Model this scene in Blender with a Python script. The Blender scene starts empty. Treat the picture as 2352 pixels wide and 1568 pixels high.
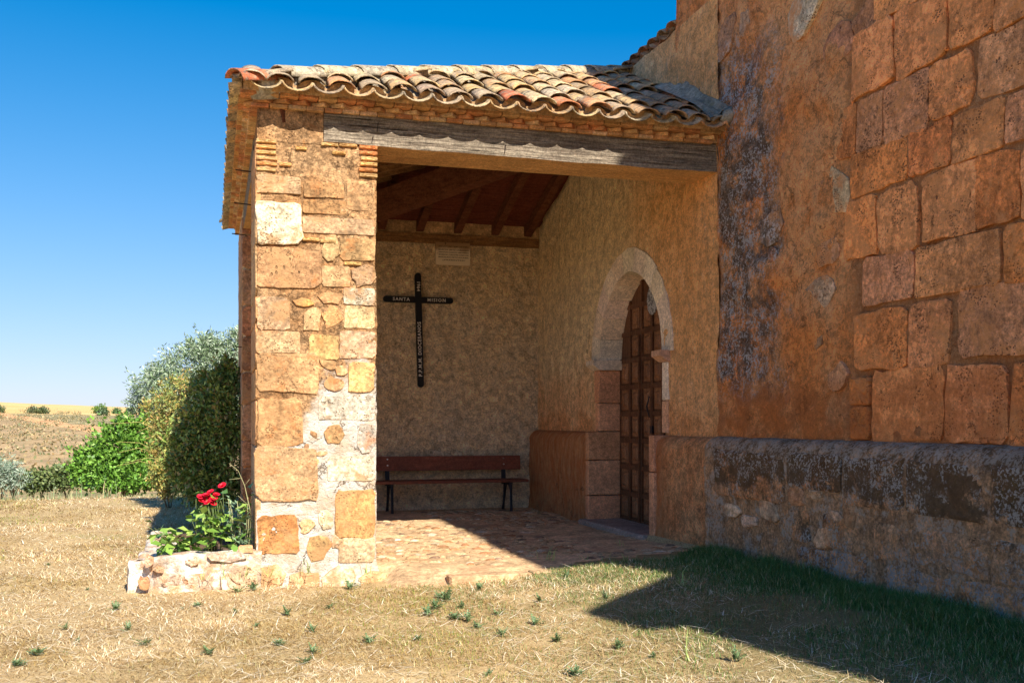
import bpy, bmesh, math, random
import numpy as np
from mathutils import Vector, Matrix
random.seed(7); rng = np.random.default_rng(7)
R = math.radians
scene = bpy.context.scene
C = scene.collection
# ------------------------------------------------------------------ camera, sky, sun, exposure
F = 2360.0; HU, HV = 1176.0, 965.0; EYE = 1.3; YAW = math.atan(686/2360)
cd = bpy.data.cameras.new('camera'); cam = bpy.data.objects.new('camera', cd); C.objects.link(cam)
cam.location = (0, 0, EYE); cam.rotation_euler = (R(90), 0, -YAW)
cd.sensor_width = 36; cd.lens = 36*F/2352; cd.shift_y = (HV-784)/2352; cd.clip_start = .05; cd.clip_end = 20000
scene.camera = cam
SUN = Vector((.194, -1.0, .872)).normalized()
sel = math.asin(SUN.z); srot = math.atan2(SUN.x, SUN.y)
w = bpy.data.worlds.new('World'); scene.world = w; w.use_nodes = True
wn = w.node_tree; bg = wn.nodes['Background']
sky = wn.nodes.new('ShaderNodeTexSky'); sky.sky_type = 'NISHITA'; sky.sun_disc = False
sky.sun_elevation = sel; sky.sun_rotation = srot; sky.altitude = 900; sky.air_density = 1.0; sky.dust_density = .8; sky.ozone_density = 3.0
hs = wn.nodes.new('ShaderNodeHueSaturation'); hs.inputs['Saturation'].default_value = 1.34
# soft shoulder c/(1+kc) over the whole dome: the photograph's film-like highlight roll-off for the sky
def vmn(op, a, b):
    q = wn.nodes.new('ShaderNodeVectorMath'); q.operation = op
    for i_, v_ in ((0, a), (1, b)):
        if isinstance(v_, tuple): q.inputs[i_].default_value = v_
        else: wn.links.new(v_, q.inputs[i_])
    return q.outputs[0]
sh = vmn('DIVIDE', sky.outputs[0], vmn('ADD', vmn('MULTIPLY', sky.outputs[0], (.42, .30, .26)), (1.0, 1.0, 1.)))
gm = wn.nodes.new('ShaderNodeGamma'); gm.inputs[1].default_value = 1.6; wn.links.new(sh, gm.inputs[0]); wn.links.new(gm.outputs[0], hs.inputs['Color']); wn.links.new(vmn('MULTIPLY', hs.outputs[0], (.66, .385, .395)), bg.inputs[0]); bg.inputs[1].default_value = .15
sd = bpy.data.lights.new('sun', 'SUN'); sd.energy = 2.2; sd.angle = R(.53); sd.color = (1, .93, .82)
so = bpy.data.objects.new('sun', sd); C.objects.link(so); so.rotation_euler = (-SUN).to_track_quat('-Z', 'Y').to_euler()
scene.view_settings.view_transform = 'Standard'; scene.view_settings.look = 'None'
scene.view_settings.exposure = 2.0; scene.view_settings.gamma = 1
try: scene.cycles.max_bounces = 8; scene.cycles.diffuse_bounces = 6
except Exception: pass

# ------------------------------------------------------------------ maths helpers
DX, DY = math.sin(YAW), math.cos(YAW)
def ray(u): k = (u-HU)/F; return DX+k*DY, DY-k*DX
def onY(u, v, Y): rx, ry = ray(u); t = Y/ry; return rx*t, EYE-(v-HV)*t/F         # -> X, z
def onX(u, v, X): rx, ry = ray(u); t = X/rx; return ry*t, EYE-(v-HV)*t/F         # -> Y, z
def onZ(u, v, z=0.): t = (EYE-z)*F/(v-HV); rx, ry = ray(u); return rx*t, ry*t
def atD(u, v, D): rx, ry = ray(u); return rx*D, ry*D, EYE-(v-HV)*D/F
def h3(ix, iy, iz, s):
    n = (ix*374761393 + iy*668265263 + iz*2147483647 + s*974634777) & 0xffffffff
    n = ((n ^ (n >> 13))*1274126177) & 0xffffffff
    return ((n ^ (n >> 16)) & 0xffffff)/float(0xffffff)
def vn(x, y, z, s=0):
    x, y, z = (np.asarray(q, float) for q in (x, y, z)); x, y, z = np.broadcast_arrays(x, y, z)
    fx, fy, fz = np.floor(x), np.floor(y), np.floor(z); ix, iy, iz = fx.astype(np.int64), fy.astype(np.int64), fz.astype(np.int64)
    x, y, z = x-fx, y-fy, z-fz; x, y, z = x*x*(3-2*x), y*y*(3-2*y), z*z*(3-2*z); r = 0
    for a in (0, 1):
        for b in (0, 1):
            for c in (0, 1):
                r = r + h3(ix+a, iy+b, iz+c, s)*(x if a else 1-x)*(y if b else 1-y)*(z if c else 1-z)
    return r*2-1
def fbm(x, y, z, sc, o=4, s=0, g=.5):
    r = 0; a = 1.
    for i in range(o): r = r+a*vn(np.asarray(x)*sc, np.asarray(y)*sc, np.asarray(z)*sc, s+i); sc *= 2.03; a *= g
    return r
def ss(a, b, x): t = np.clip((np.asarray(x, float)-a)/(b-a), 0, 1); return t*t*(3-2*t)

# ------------------------------------------------------------------ material builder
class MB:
    def __init__(s, name):
        s.m = bpy.data.materials.new(name); s.m.use_nodes = True; s.t = s.m.node_tree
        s.b = s.t.nodes['Principled BSDF']; s.g = None; s.b.inputs['Specular IOR Level'].default_value = .2
    def n(s, k): return s.t.nodes.new(k)
    def put(s, i, v):
        if isinstance(v, bpy.types.NodeSocket): s.t.links.new(v, i)
        elif isinstance(v, tuple) and len(v) == 3 and i.type == 'RGBA': i.default_value = (*v, 1)
        else: i.default_value = v
    @property
    def pos(s):
        if not s.g: s.g = s.n('ShaderNodeNewGeometry')
        return s.g.outputs['Position']
    def xyz(s, v=None):
        q = s.n('ShaderNodeSeparateXYZ'); s.put(q.inputs[0], v or s.pos); return q.outputs
    def scale(s, v, sc):
        q = s.n('ShaderNodeVectorMath'); q.operation = 'MULTIPLY'; s.put(q.inputs[0], v); q.inputs[1].default_value = sc; return q.outputs[0]
    def objco(s): return s.n('ShaderNodeTexCoord').outputs['Object']
    def noise(s, sc, d=5, r=.6, v=None, dist=0.):
        q = s.n('ShaderNodeTexNoise'); s.put(q.inputs['Vector'], v or s.pos); q.inputs['Scale'].default_value = sc
        q.inputs['Detail'].default_value = d; q.inputs['Roughness'].default_value = r; q.inputs['Distortion'].default_value = dist; return q.outputs['Fac']
    def vor(s, sc, v=None, f='F1', rnd=1.):
        q = s.n('ShaderNodeTexVoronoi'); q.feature = f; s.put(q.inputs['Vector'], v or s.pos); q.inputs['Scale'].default_value = sc; q.inputs['Randomness'].default_value = rnd; return q.outputs['Distance']
    def ramp(s, x, a, b, lo=0., hi=1.):
        q = s.n('ShaderNodeMapRange'); q.interpolation_type = 'SMOOTHSTEP'
        if a > b: a, b, lo, hi = b, a, hi, lo
        for i, v in zip(range(5), (x, a, b, lo, hi)): s.put(q.inputs[i], v)
        return q.outputs[0]
    def math(s, op, a, b=0., c=False):
        q = s.n('ShaderNodeMath'); q.operation = op; s.put(q.inputs[0], a); s.put(q.inputs[1], b); q.use_clamp = c; return q.outputs[0]
    def mul(s, *a):
        r = a[0]
        for b in a[1:]: r = s.math('MULTIPLY', r, b)
        return r
    def add(s, a, b): return s.math('ADD', a, b)
    def mix(s, f, a, b, mode='MIX'):
        q = s.n('ShaderNodeMix'); q.data_type = 'RGBA'; q.blend_type = mode; s.put(q.inputs[0], f); s.put(q.inputs[6], a); s.put(q.inputs[7], b); return q.outputs[2]
    def ocol(s): return s.n('ShaderNodeObjectInfo').outputs['Color']
    def attr(s, n='Col'): q = s.n('ShaderNodeAttribute'); q.attribute_name = n; return q.outputs['Color']
    def bump(s, h, d=.01, st=1., prev=None):
        q = s.n('ShaderNodeBump'); s.put(q.inputs['Height'], h); q.inputs['Distance'].default_value = d; q.inputs['Strength'].default_value = st
        if prev: s.put(q.inputs['Normal'], prev)
        return q.outputs[0]
    def done(s, col, rough=.9, nrm=None, metal=0.):
        s.put(s.b.inputs['Base Color'], col); s.put(s.b.inputs['Roughness'], rough); s.b.inputs['Metallic'].default_value = metal
        if nrm: s.put(s.b.inputs['Normal'], nrm)
        return s.m
def shade(m, col, amt=.35, sc=3., fine=40., fc=.34):
    """natural tone variation of one material, coarse to fine"""
    a = m.ramp(m.noise(sc, 6, .65), .3, .7, 1-amt, 1+amt*.55); b = m.ramp(m.noise(fine, 5, .8), .32, .68, 1-fc, 1+fc*.75); d = m.ramp(m.noise(fine*.36, 5, .75), .32, .68, 1-fc*.8, 1+fc*.55)
    k = m.mul(a, b, d, 1.22); q = m.n('ShaderNodeVectorMath'); q.operation = 'SCALE'; m.put(q.inputs[0], col); m.put(q.inputs[3], k); return q.outputs[0]
def pits(m, sc=55., cover=.5, sc2=14.):
    """eroded holes of tufa stone: 1 in a hole"""
    v = m.vor(sc, m.scale(m.pos, (1, 1, 1.3)), rnd=1.); th = m.ramp(m.noise(sc2*.5, 3, .6), .40, .70, .0, .36*cover*2); p1 = m.ramp(m.math('SUBTRACT', th, v), -.04, .08)
    v2 = m.vor(17., m.scale(m.pos, (1, 1, .62)), rnd=1.); th2 = m.ramp(m.noise(3.1, 3, .6), .50, .66, .0, .15*cover*2); p2 = m.ramp(m.math('SUBTRACT', th2, v2), -.02, .05)
    big = m.ramp(m.noise(sc2, 5, .75, dist=.6), .30, .25, 0., 1.)
    return m.math('MAXIMUM', m.math('MAXIMUM', p1, p2), big)
def cracks(m, sc=3., w_=.02, cover=.5):
    """thin wandering cracks: 1 in a crack"""
    q = m.n('ShaderNodeTexNoise'); m.put(q.inputs['Vector'], m.pos); q.inputs['Scale'].default_value = sc*1.7; q.inputs['Detail'].default_value = 6; q.inputs['Roughness'].default_value = .7
    a = m.n('ShaderNodeVectorMath'); a.operation = 'MULTIPLY_ADD'; m.put(a.inputs[0], q.outputs['Color']); a.inputs[1].default_value = (.35, .35, .35); m.put(a.inputs[2], m.pos)
    v = m.vor(sc, a.outputs[0], 'DISTANCE_TO_EDGE'); return m.mul(m.ramp(v, w_, w_*.25), m.ramp(m.noise(sc*.9, 3), .62-.25*cover, .68-.25*cover))
def stone_mat(name, pitc=.5, stain=(.05, .035, .02), lich=0., wallstain=False, bumpd=.014, wash=None):
    m = MB(name); c = shade(m, m.ocol(), .38, 2.2, 34, .45)
    if wash: c = m.mix(m.ramp(m.noise(3.3, 8, .78, dist=.4), .48, .62, 0, .8), c, wash)
    c = m.mix(m.ramp(m.noise(7, 6, .7, dist=.4), .52, .68, 0, .5), c, (.54, .20, .06), 'MIX') if lich >= 0 else c
    p = pits(m, 46, pitc, 11)
    c = m.mix(m.mul(p, .8), c, stain)
    ck = cracks(m, 3.2, .012, .15); c = m.mix(m.mul(ck, .8), c, stain)
    if wallstain: c = wall_stains(m, c)
    if lich > 0: c = m.mix(m.ramp(m.noise(75, 3, .8), .6-.05*lich, .68, 0, lich), c, (.5, .45, .38))
    h = m.add(m.mul(m.noise(9, 7, .68), .9), m.mul(m.noise(60, 4, .7), .22)); h = m.math('SUBTRACT', h, m.mul(p, .9)); h = m.math('SUBTRACT', h, m.mul(ck, .8))
    return m.done(c, .93, m.bump(h, bumpd*1.6, 1.))
def wall_stains(m, c):
    x, y, z = m.xyz()
    n1 = m.noise(2.6, 7, .72); wob = m.math('SUBTRACT', n1, .5)
    # black algae streak below the end of the porch roof
    yy = m.add(y, m.mul(wob, 1.7))
    st = m.mul(m.ramp(yy, 7.1, 7.6), m.math('MAXIMUM', m.ramp(m.add(y, m.mul(wob, .25)), 8.34, 8.22), m.ramp(z, 3.9, 3.95)), m.ramp(m.add(z, m.mul(wob, .7)), 1.35, 1.75), m.ramp(m.add(z, m.mul(wob, .9)), 4.7, 4.2, .1, 1.))
    pat = m.ramp(m.noise(5, 8, .8), .38, .56, .0, 1.)
    c = m.mix(m.mul(st, pat, .92), c, m.mix(m.ramp(m.noise(14, 5, .8), .4, .6), (.07, .058, .045), (.16, .145, .125)))
    gl = m.ramp(m.add(m.noise(46, 3, .7), m.mul(m.noise(9, 6, .8), .9)), .97, 1.03); reg = m.ramp(m.noise(2.3, 5, .7), .38, .5, .2, 1.)
    c = m.mix(m.mul(st, gl, reg, .9), c, (.60, .58, .57))
    # scattered grey patches on the render
    sp = m.mul(m.ramp(m.noise(1.7, 7, .75, v=m.scale(m.pos, (1, 1.2, .9))), .60, .72, 0, .3), m.ramp(y, 6.0, 6.8), m.ramp(z, 1.5, 1.9))
    c = m.mix(sp, c, (.26, .18, .11))
    # rusty red band above the plinth
    rd = m.mul(m.ramp(m.add(z, m.mul(wob, .5)), 1.75, 1.45), m.ramp(m.noise(5, 6, .7), .4, .55, .35, .9))
    c = m.mix(m.mul(rd, .75), c, (.52, .16, .045))
    return c

# ------------------------------------------------------------------ object helpers
def tag(o, label=None, cat=None, group=None, kind=None):
    if label: o['label'] = label
    if cat: o['category'] = cat
    if group: o['group'] = group
    if kind: o['kind'] = kind
    return o
def empty(name, loc, label, cat, group=None, rz=0):
    o = bpy.data.objects.new(name, None); C.objects.link(o); o.location = loc; o.rotation_euler.z = rz; o.empty_display_size = .2
    return tag(o, label, cat, group)
def link(name, me, mat=None, parent=None, color=None, loc=None):
    o = bpy.data.objects.new(name, me); C.objects.link(o)
    if mat and not me.materials: me.materials.append(mat)
    if parent:
        o.parent = parent
        if loc is None and parent.type == 'EMPTY' : o.matrix_parent_inverse = Matrix.Translation(-Vector(parent.location)) if parent.rotation_euler.z == 0 else Matrix()
        elif loc is not None: pass
    if loc is not None: o.location = loc
    if color: o.color = (*color, 1)
    return o
def npmesh(name, V, Fc, smooth=True, col=None):
    """V (n,3); Fc (m,3|4) arrays, or list of them"""
    me = bpy.data.meshes.new(name); V = np.asarray(V, np.float32).reshape(-1, 3)
    Fs = [np.asarray(f, np.int32) for f in (Fc if isinstance(Fc, (list, tuple)) and np.ndim(Fc[0]) == 2 else [Fc]) if len(f)]
    idx = np.concatenate([f.ravel() for f in Fs]); tot = np.concatenate([np.full(len(f), f.shape[1], np.int32) for f in Fs])
    me.vertices.add(len(V)); me.vertices.foreach_set('co', V.ravel()); me.loops.add(len(idx)); me.loops.foreach_set('vertex_index', idx)
    me.polygons.add(len(tot)); me.polygons.foreach_set('loop_start', np.concatenate([[0], np.cumsum(tot)[:-1]]).astype(np.int32)); me.polygons.foreach_set('loop_total', tot)
    me.update(calc_edges=True)
    me.polygons.foreach_set('use_smooth', np.full(len(tot), bool(smooth)))
    if col is not None:
        a = me.color_attributes.new('Col', 'FLOAT_COLOR', 'POINT'); c = np.ones((len(V), 4), np.float32); c[:, :3] = col; a.data.foreach_set('color', c.ravel())
    return me
class Geo:
    """collects boxes / tubes / loops into one mesh"""
    def __init__(s): s.V = []; s.F4 = []; s.F3 = []; s.n = 0
    def add(s, V, F4=(), F3=()):
        V = np.asarray(V, float).reshape(-1, 3); s.V.append(V)
        if len(F4): s.F4.append(np.asarray(F4, int)+s.n)
        if len(F3): s.F3.append(np.asarray(F3, int)+s.n)
        s.n += len(V); return s
    def box(s, a, b, M=None, j=0.):
        x0, y0, z0 = a; x1, y1, z1 = b
        V = np.array([(x, y, z) for x in (x0, x1) for y in (y0, y1) for z in (z0, z1)], float)
        if j: V += rng.uniform(-j, j, V.shape)
        if M is not None: V = np.array([M @ Vector(p) for p in V])
        return s.add(V, [(0, 1, 3, 2), (4, 6, 7, 5), (0, 4, 5, 1), (2, 3, 7, 6), (0, 2, 6, 4), (1, 5, 7, 3)])
    def tube(s, pts, r, n=6, cap=True):
        pts = [Vector(p) for p in pts]; rs = r if isinstance(r, (list, tuple)) else [r]*len(pts); V = []; up = Vector((.13, .21, .97))
        for i, p in enumerate(pts):
            t = (pts[min(i+1, len(pts)-1)]-pts[max(i-1, 0)]).normalized(); a = t.cross(up)
            if a.length < .05: a = t.cross(Vector((1, 0, 0)))
            a.normalize(); b = t.cross(a)
            for k in range(n): q = 2*math.pi*k/n; V.append(p+(a*math.cos(q)+b*math.sin(q))*rs[i])
        Fq = [(i*n+k, i*n+(k+1) % n, (i+1)*n+(k+1) % n, (i+1)*n+k) for i in range(len(pts)-1) for k in range(n)]
        T = []
        if cap:
            V += [pts[0], pts[-1]]; c0 = len(V)-2; e = (len(pts)-1)*n
            T = [(c0, (k+1) % n, k) for k in range(n)]+[(c0+1, e+k, e+(k+1) % n) for k in range(n)]
        return s.add([tuple(v) for v in V], Fq, T)
    def prism(s, prof, f0, f1):
        """prof 2D polygon; f0,f1 map it to the two end caps"""
        n = len(prof); V = [f0(*p) for p in prof]+[f1(*p) for p in prof]
        c0 = np.mean(V[:n], 0); c1 = np.mean(V[n:], 0); V += [c0, c1]
        return s.add(V, [(i, (i+1) % n, n+(i+1) % n, n+i) for i in range(n)], [(2*n, (i+1) % n, i) for i in range(n)]+[(2*n+1, n+i, n+(i+1) % n) for i in range(n)])
    def mesh(s, name, smooth=False, col=None, recalc=False):
        V = np.concatenate(s.V); f = []
        if s.F4: f.append(np.concatenate(s.F4))
        if s.F3: f.append(np.concatenate(s.F3))
        me = npmesh(name, V, f, smooth, col)
        if recalc:
            bm = bmesh.new(); bm.from_mesh(me); bmesh.ops.recalc_face_normals(bm, faces=bm.faces); bm.to_mesh(me); bm.free()
        return me
def sheet(name, fn, a0, a1, b0, b1, st, keep=None, close=False):
    """grid a x b -> world through vectorised fn(a,b)"""
    na = max(2, int(round((a1-a0)/st))+1); nb = max(2, int(round((b1-b0)/st))+1)
    A, B = np.meshgrid(np.linspace(a0, a1, na), np.linspace(b0, b1, nb), indexing='ij')
    P = np.stack(fn(A.ravel(), B.ravel()), 1)
    i, j = np.meshgrid(np.arange(na-1), np.arange(nb-1), indexing='ij'); i = i.ravel(); j = j.ravel()
    Q = np.stack([i*nb+j, (i+1)*nb+j, (i+1)*nb+j+1, i*nb+j+1], 1)
    if keep is not None: ca = A.ravel()[Q].mean(1); cb = B.ravel()[Q].mean(1); Q = Q[keep(ca, cb)]
    return npmesh(name, P, Q)
def rrect(a0, b0, a1, b1, n=14, rnd=.22, jit=.05, seed=0):
    r = random.Random(seed)
    if rnd < .21:
        W_, H_ = abs(a1-a0), abs(b1-b0); lo_a, lo_b = min(a0, a1), min(b0, b1); m_ = min(W_, H_); out = []
        c4 = [(0, 0), (1, 0), (1, 1), (0, 1)]; k4 = [(lo_a+W_*x+r.uniform(-1, 1)*jit*m_*.7, lo_b+H_*y+r.uniform(-1, 1)*jit*m_*.7) for x, y in c4]
        for i in range(4):
            p, q = k4[i], k4[(i+1) % 4]; L = math.hypot(q[0]-p[0], q[1]-p[1]); c0, c1 = r.uniform(.02, .16)*m_/L, r.uniform(.02, .16)*m_/L; dx, dy = (q[0]-p[0])/L, (q[1]-p[1])/L
            for t in (c0, .22, .4, .6, .8, 1-c1):
                o = r.uniform(-1, .6)*jit*m_*.45; t = t if t in (c0, 1-c1) else t+r.uniform(-.06, .06); out.append((p[0]+(q[0]-p[0])*t-dy*-o*1, p[1]+(q[1]-p[1])*t+dx*-o*-1))
        return out
    n = min(n, 10)+(seed % 3)-1; jit = min(.2, jit*1.8)
    ca, cb, wa, wb = (a0+a1)/2, (b0+b1)/2, abs(a1-a0)/2, abs(b1-b0)/2; out = []; e = 2.6
    tx, ty = r.uniform(-jit, jit)*1.3, r.uniform(-jit, jit)*1.3
    for i in range(n):
        t = 2*math.pi*(i+.5)/n; c, s = math.cos(t), math.sin(t); k = (abs(c)**e+abs(s)**e)**(-1/e); k *= 1+r.uniform(-jit, jit)*1.1; c, s = math.cos(t+r.uniform(-.18, .18)), math.sin(t+r.uniform(-.18, .18))
        x, y = c*k, s*k; out.append((ca+wa*(x+tx*y), cb+wb*(y+ty*x)))
    return out
def piece(name, poly, P, h=.012, mat=None, parent=None, color=None, back=.03, seed=0, inset=.012):
    """irregular stone seated in a wall: P(a,b,out)->world"""
    n = len(poly); r = random.Random(seed); ca = sum(p[0] for p in poly)/n; cb = sum(p[1] for p in poly)/n
    L = [P(a, b, -back) for a, b in poly]+[P(a, b, h*.6) for a, b in poly]
    k = []
    for a, b in poly:
        d = math.hypot(a-ca, b-cb); f = max(.6, 1-inset*r.uniform(.4, 1.3)/d); k.append((ca+(a-ca)*f, cb+(b-cb)*f))
    L += [P(a, b, h+r.uniform(-.18, .18)*h) for a, b in k]
    m2 = [(ca+(a-ca)*.55, cb+(b-cb)*.55) for a, b in poly]
    L += [P(a, b, h+r.uniform(-.25, .3)*h) for a, b in m2]; L += [P(ca, cb, h*r.uniform(.8, 1.2))]
    Fq = [(q*n+i, q*n+(i+1) % n, (q+1)*n+(i+1) % n, (q+1)*n+i) for q in range(3) for i in range(n)]
    T = [(3*n+i, 3*n+(i+1) % n, 4*n) for i in range(n)]
    g = Geo(); g.add(L, Fq, T); me = g.mesh(name, False, recalc=True)
    return link(name, me, mat, parent, color)
def pick(cols, j=.12):
    c = random.choice(cols); k = 1+random.uniform(-j, j); return tuple(min(.9, q*k*(1+random.uniform(-.03, .03))) for q in c)

# ------------------------------------------------------------------ main dimensions (metres)
XL, YF, YB, XR, XP = .33, 8.31, 13.6, 4.33, 4.19      # porch left, front, back; church wall; plinth face
PW = .94; FLOOR = .1
ZB0, ZB1 = 3.51, 3.745                                # lintel beam
EX, EY, EYB, EZ, K = .17, 8.09, 14.1, 3.845, .50        # eaves and pitch
XA, AY = 4.45, 10.55; ZA = EZ+K*(AY-EY); KL = (ZA-EZ)/(XA-EX); KB = (ZA-EZ)/(EYB-AY)   # apex against the church, left and rear pitches
def gz(x, y):
    x = np.asarray(x, float); y = np.asarray(y, float); r = np.hypot(x, y); th = np.arctan2(x, y)
    near = .17*ss(1.3, 4.0, x)*ss(16, 9, r)+.02*fbm(x, y, 0, .7, 3, 5)+.0
    pr = [0, 18.5, 20.5, 24, 32, 45, 62, 90, 130, 170, 230, 330, 600, 800, 1500, 4000]
    pz = [0, 0, -.25, -1.2, -2.1, -2.6, -2.75, -2.3, -1.45, -.65, .6, 2.3, 8.3, 9.0, 8, 6]
    far = np.interp(r, pr, pz); tilt = np.clip((math.atan(-876/F)+YAW-th)/.12, -1.2, 1.2)
    far = far+ss(150, 600, r)*3.0*tilt*ss(4000, 900, r)+ss(60, 140, r)*.35*fbm(x, y, 0, .02, 3, 9)*(r/150)**.3
    return near*ss(22, 17, r)+far
# ================================================================== materials
# lawn soil and far terrain
m = MB('dry_lawn_soil'); x, y, z = m.xyz()
c = m.mix(m.ramp(m.noise(1.1, 6, .65), .35, .65), (.40, .26, .12), (.58, .42, .21))
c = m.mix(m.ramp(m.noise(34, 6, .85, v=m.scale(m.pos, (1, 1.6, 1)), dist=1.5), .45, .60), c, (.62, .46, .23)); c = m.mix(m.ramp(m.noise(60, 4, .8), .53, .60, 0, .75), c, (.15, .085, .035))
gr = m.mul(m.ramp(m.add(x, m.mul(m.noise(1.4, 4), 1.6)), 2.6, 3.9), m.ramp(y, 9., 7.5), .7)
c = m.mix(gr, c, (.12, .12, .045)); c = m.mix(m.ramp(m.noise(.55, 4, .6), .58, .68, 0, .5), c, (.24, .20, .07))
MSOIL = m.done(c, .95, m.bump(m.noise(45, 5, .8), .012, .8))
m = MB('far_fields'); x, y, z = m.xyz(); q = m.n('ShaderNodeVectorMath'); q.operation = 'LENGTH'; m.put(q.inputs[0], m.pos); r = q.outputs['Value']
v = m.scale(m.pos, (1, 1, 4)); n1 = m.noise(.045, 6, .65); n2 = m.noise(.35, 6, .75)
c = m.mix(m.ramp(n1, .38, .62), (.46, .31, .14), (.50, .33, .17)); n3 = m.noise(.16, 6, .75, v=m.scale(m.pos, (1, .45, 1))); c = m.mix(m.ramp(n3, .47, .54, 0, .75), c, (.32, .215, .11)); c = m.mix(m.ramp(n2, .5, .60, 0, .7), c, (.24, .18, .085)); c = m.mix(m.ramp(m.noise(1.3, 5, .8), .55, .65, 0, .6), c, (.70, .55, .33))
c = m.mix(m.mul(m.ramp(r, 45, 24), .8), c, (.33, .27, .12)); c = m.mix(m.mul(m.ramp(r, 80, 55), m.ramp(n2, .4, .6)), c, (.17, .16, .06))
fd = m.add(m.mul(m.add(x, 12.), .95), m.mul(m.add(y, -160.), .31)); scr = m.mul(m.ramp(m.add(fd, m.mul(n2, 6)), 6, 11), m.ramp(r, 335, 325))
sc2 = m.mix(m.ramp(m.noise(.22, 6, .8), .42, .6), (.42, .33, .17), (.20, .18, .08)); c = m.mix(scr, c, sc2)
c = m.mix(m.ramp(r, 322, 332), c, m.mix(m.ramp(m.noise(.02, 3), .3, .7), (.66, .42, .15), (.72, .48, .20)))
MFAR = m.done(c, .95, m.bump(n2, .6, .5))
m = MB('blades'); c = m.attr(); m.b.inputs['Specular IOR Level'].default_value = .15; MBLADE = m.done(c, .75)
m = MB('foliage'); c = m.attr(); MLEAF = m.done(c, .5); m.b.inputs['Specular IOR Level'].default_value = .35
try:
    m.b.inputs['Subsurface Weight'].default_value = 0
except Exception: pass
m = MB('bark'); MBARK = m.done(shade(m, (.16, .11, .07), .4, 8, 50), .9, m.bump(m.noise(30), .01))
m = MB('sandy_floor'); x, y, z = m.xyz(); c = shade(m, (.60, .40, .22), .35, 2.5, 30)
c = m.mix(m.ramp(m.noise(1.6, 6, .7), .5, .7, 0, .6), c, (.40, .19, .10)); c = m.mix(m.ramp(m.noise(14, 6, .8), .62, .7, 0, .5), c, (.62, .50, .36))
MFLOOR = m.done(c, .95, m.bump(m.add(m.noise(14, 6, .7), m.mul(m.noise(80), .2)), .02))
m = MB('pebble'); c = shade(m, m.ocol(), .3, 9, 60); MPEB = m.done(m.mix(m.ramp(m.noise(22, 4, .7), .5, .7, 0, .6), c, (.50, .32, .18)), .75, m.bump(m.noise(50), .004))
MSTONE = stone_mat('pillar_stone', .5, (.26, .15, .07), wash=(.47, .265, .12))
MWSTONE = stone_mat('wall_stone', .5, (.20, .09, .04), .2, True, .022, wash=(.68, .30, .11))
m = MB('pillar_mortar'); x, y, z = m.xyz(); n = m.noise(2.3, 7, .7); wob = m.mul(m.math('SUBTRACT', n, .5), 1.4)
c = shade(m, m.mix(m.ramp(n, .35, .65), (.43, .22, .09), (.51, .31, .155)), .32, 5, 40, .5)
lw = m.ramp(m.add(m.add(z, wob), m.mul(m.ramp(x, .4, .95), -.75)), 1.05, .80)
c = m.mix(lw, c, m.mix(m.ramp(m.noise(6, 6, .7), .35, .7), (.82, .77, .69), (.66, .50, .34)))
c = m.mix(m.ramp(m.noise(4, 8, .8, dist=.8), .60, .66, 0, .8), c, (.50, .23, .08)); ck = cracks(m, 3.6, .022, .5); c = m.mix(m.mul(ck, .85), c, (.20, .11, .05)); pp = pits(m, 40, .35, 13); c = m.mix(m.mul(pp, .8), c, (.24, .13, .06))
MPMORT = m.done(c, .95, m.bump(m.math('SUBTRACT', m.add(m.noise(7, 8, .75), m.mul(m.noise(45, 5, .8), .35)), m.mul(m.math('MAXIMUM', ck, pp), .5)), .06))
m = MB('church_render'); n = m.noise(1.7, 8, .7); c = m.mix(m.ramp(n, .35, .62), (.88, .32, .09), (.90, .45, .19))
c = m.mix(m.ramp(m.noise(4, 8, .78, dist=.5), .52, .64, 0, .8), c, (.72, .26, .07)); c = shade(m, c, .22, 6, 50, .34)
c = m.mix(m.ramp(m.noise(26, 6, .85), .64, .70, 0, .7), c, (.66, .52, .40)); ck = cracks(m, 3.4, .018, .35); c = m.mix(m.mul(ck, .6), c, (.22, .10, .05)); c = m.mix(m.ramp(m.noise(11, 6, .8), .33, .27), c, (.09, .05, .03)); x, y, z = m.xyz()
ash = m.mul(m.ramp(m.add(y, m.mul(m.noise(5), .25)), 6.55, 6.35), m.ramp(z, 1.16, 1.22)); c = m.mix(m.mul(ash, .9), c, m.mix(m.ramp(m.noise(30, 6, .85), .45, .6), (.46, .20, .08), (.62, .34, .16)))
c = wall_stains(m, c); MREND = m.done(c, .95, m.bump(m.math('SUBTRACT', m.add(m.noise(5, 9, .78), m.mul(m.noise(40, 5, .8), .35)), m.mul(ck, .3)), .055))
m = MB('plinth_stone'); x, y, z = m.xyz(); n = m.noise(3, 8, .75)
c = m.mix(m.ramp(n, .35, .6), (.76, .40, .18), (.68, .30, .12)); c = m.mix(m.mul(m.ramp(y, 8.25, 8.0), m.ramp(m.noise(2.1, 6, .7), .42, .6), .55), c, (.64, .44, .27)); c = shade(m, c, .3, 7, 50, .42)
ext = m.ramp(y, 8.25, 8.05)
dk = m.ramp(m.add(m.noise(2.2, 8, .8), m.mul(m.ramp(z, .55, 1.0), .17)), .53, .62); c = m.mix(m.mul(ext, dk, .85), c, (.12, .08, .042))
ol = m.ramp(m.noise(3.7, 5, .7), .55, .66); c = m.mix(m.mul(ext, ol, dk, .6), c, (.16, .10, .03))
lc = m.mul(m.ramp(m.add(m.noise(52, 3, .7), m.mul(m.noise(10, 6, .8), .9)), .96, 1.02), m.ramp(m.add(m.noise(2.7, 6, .75), m.mul(m.ramp(z, .9, 1.14), .22)), .46, .55)); c = m.mix(m.mul(ext, lc, .9), c, (.62, .56, .48))
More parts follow.
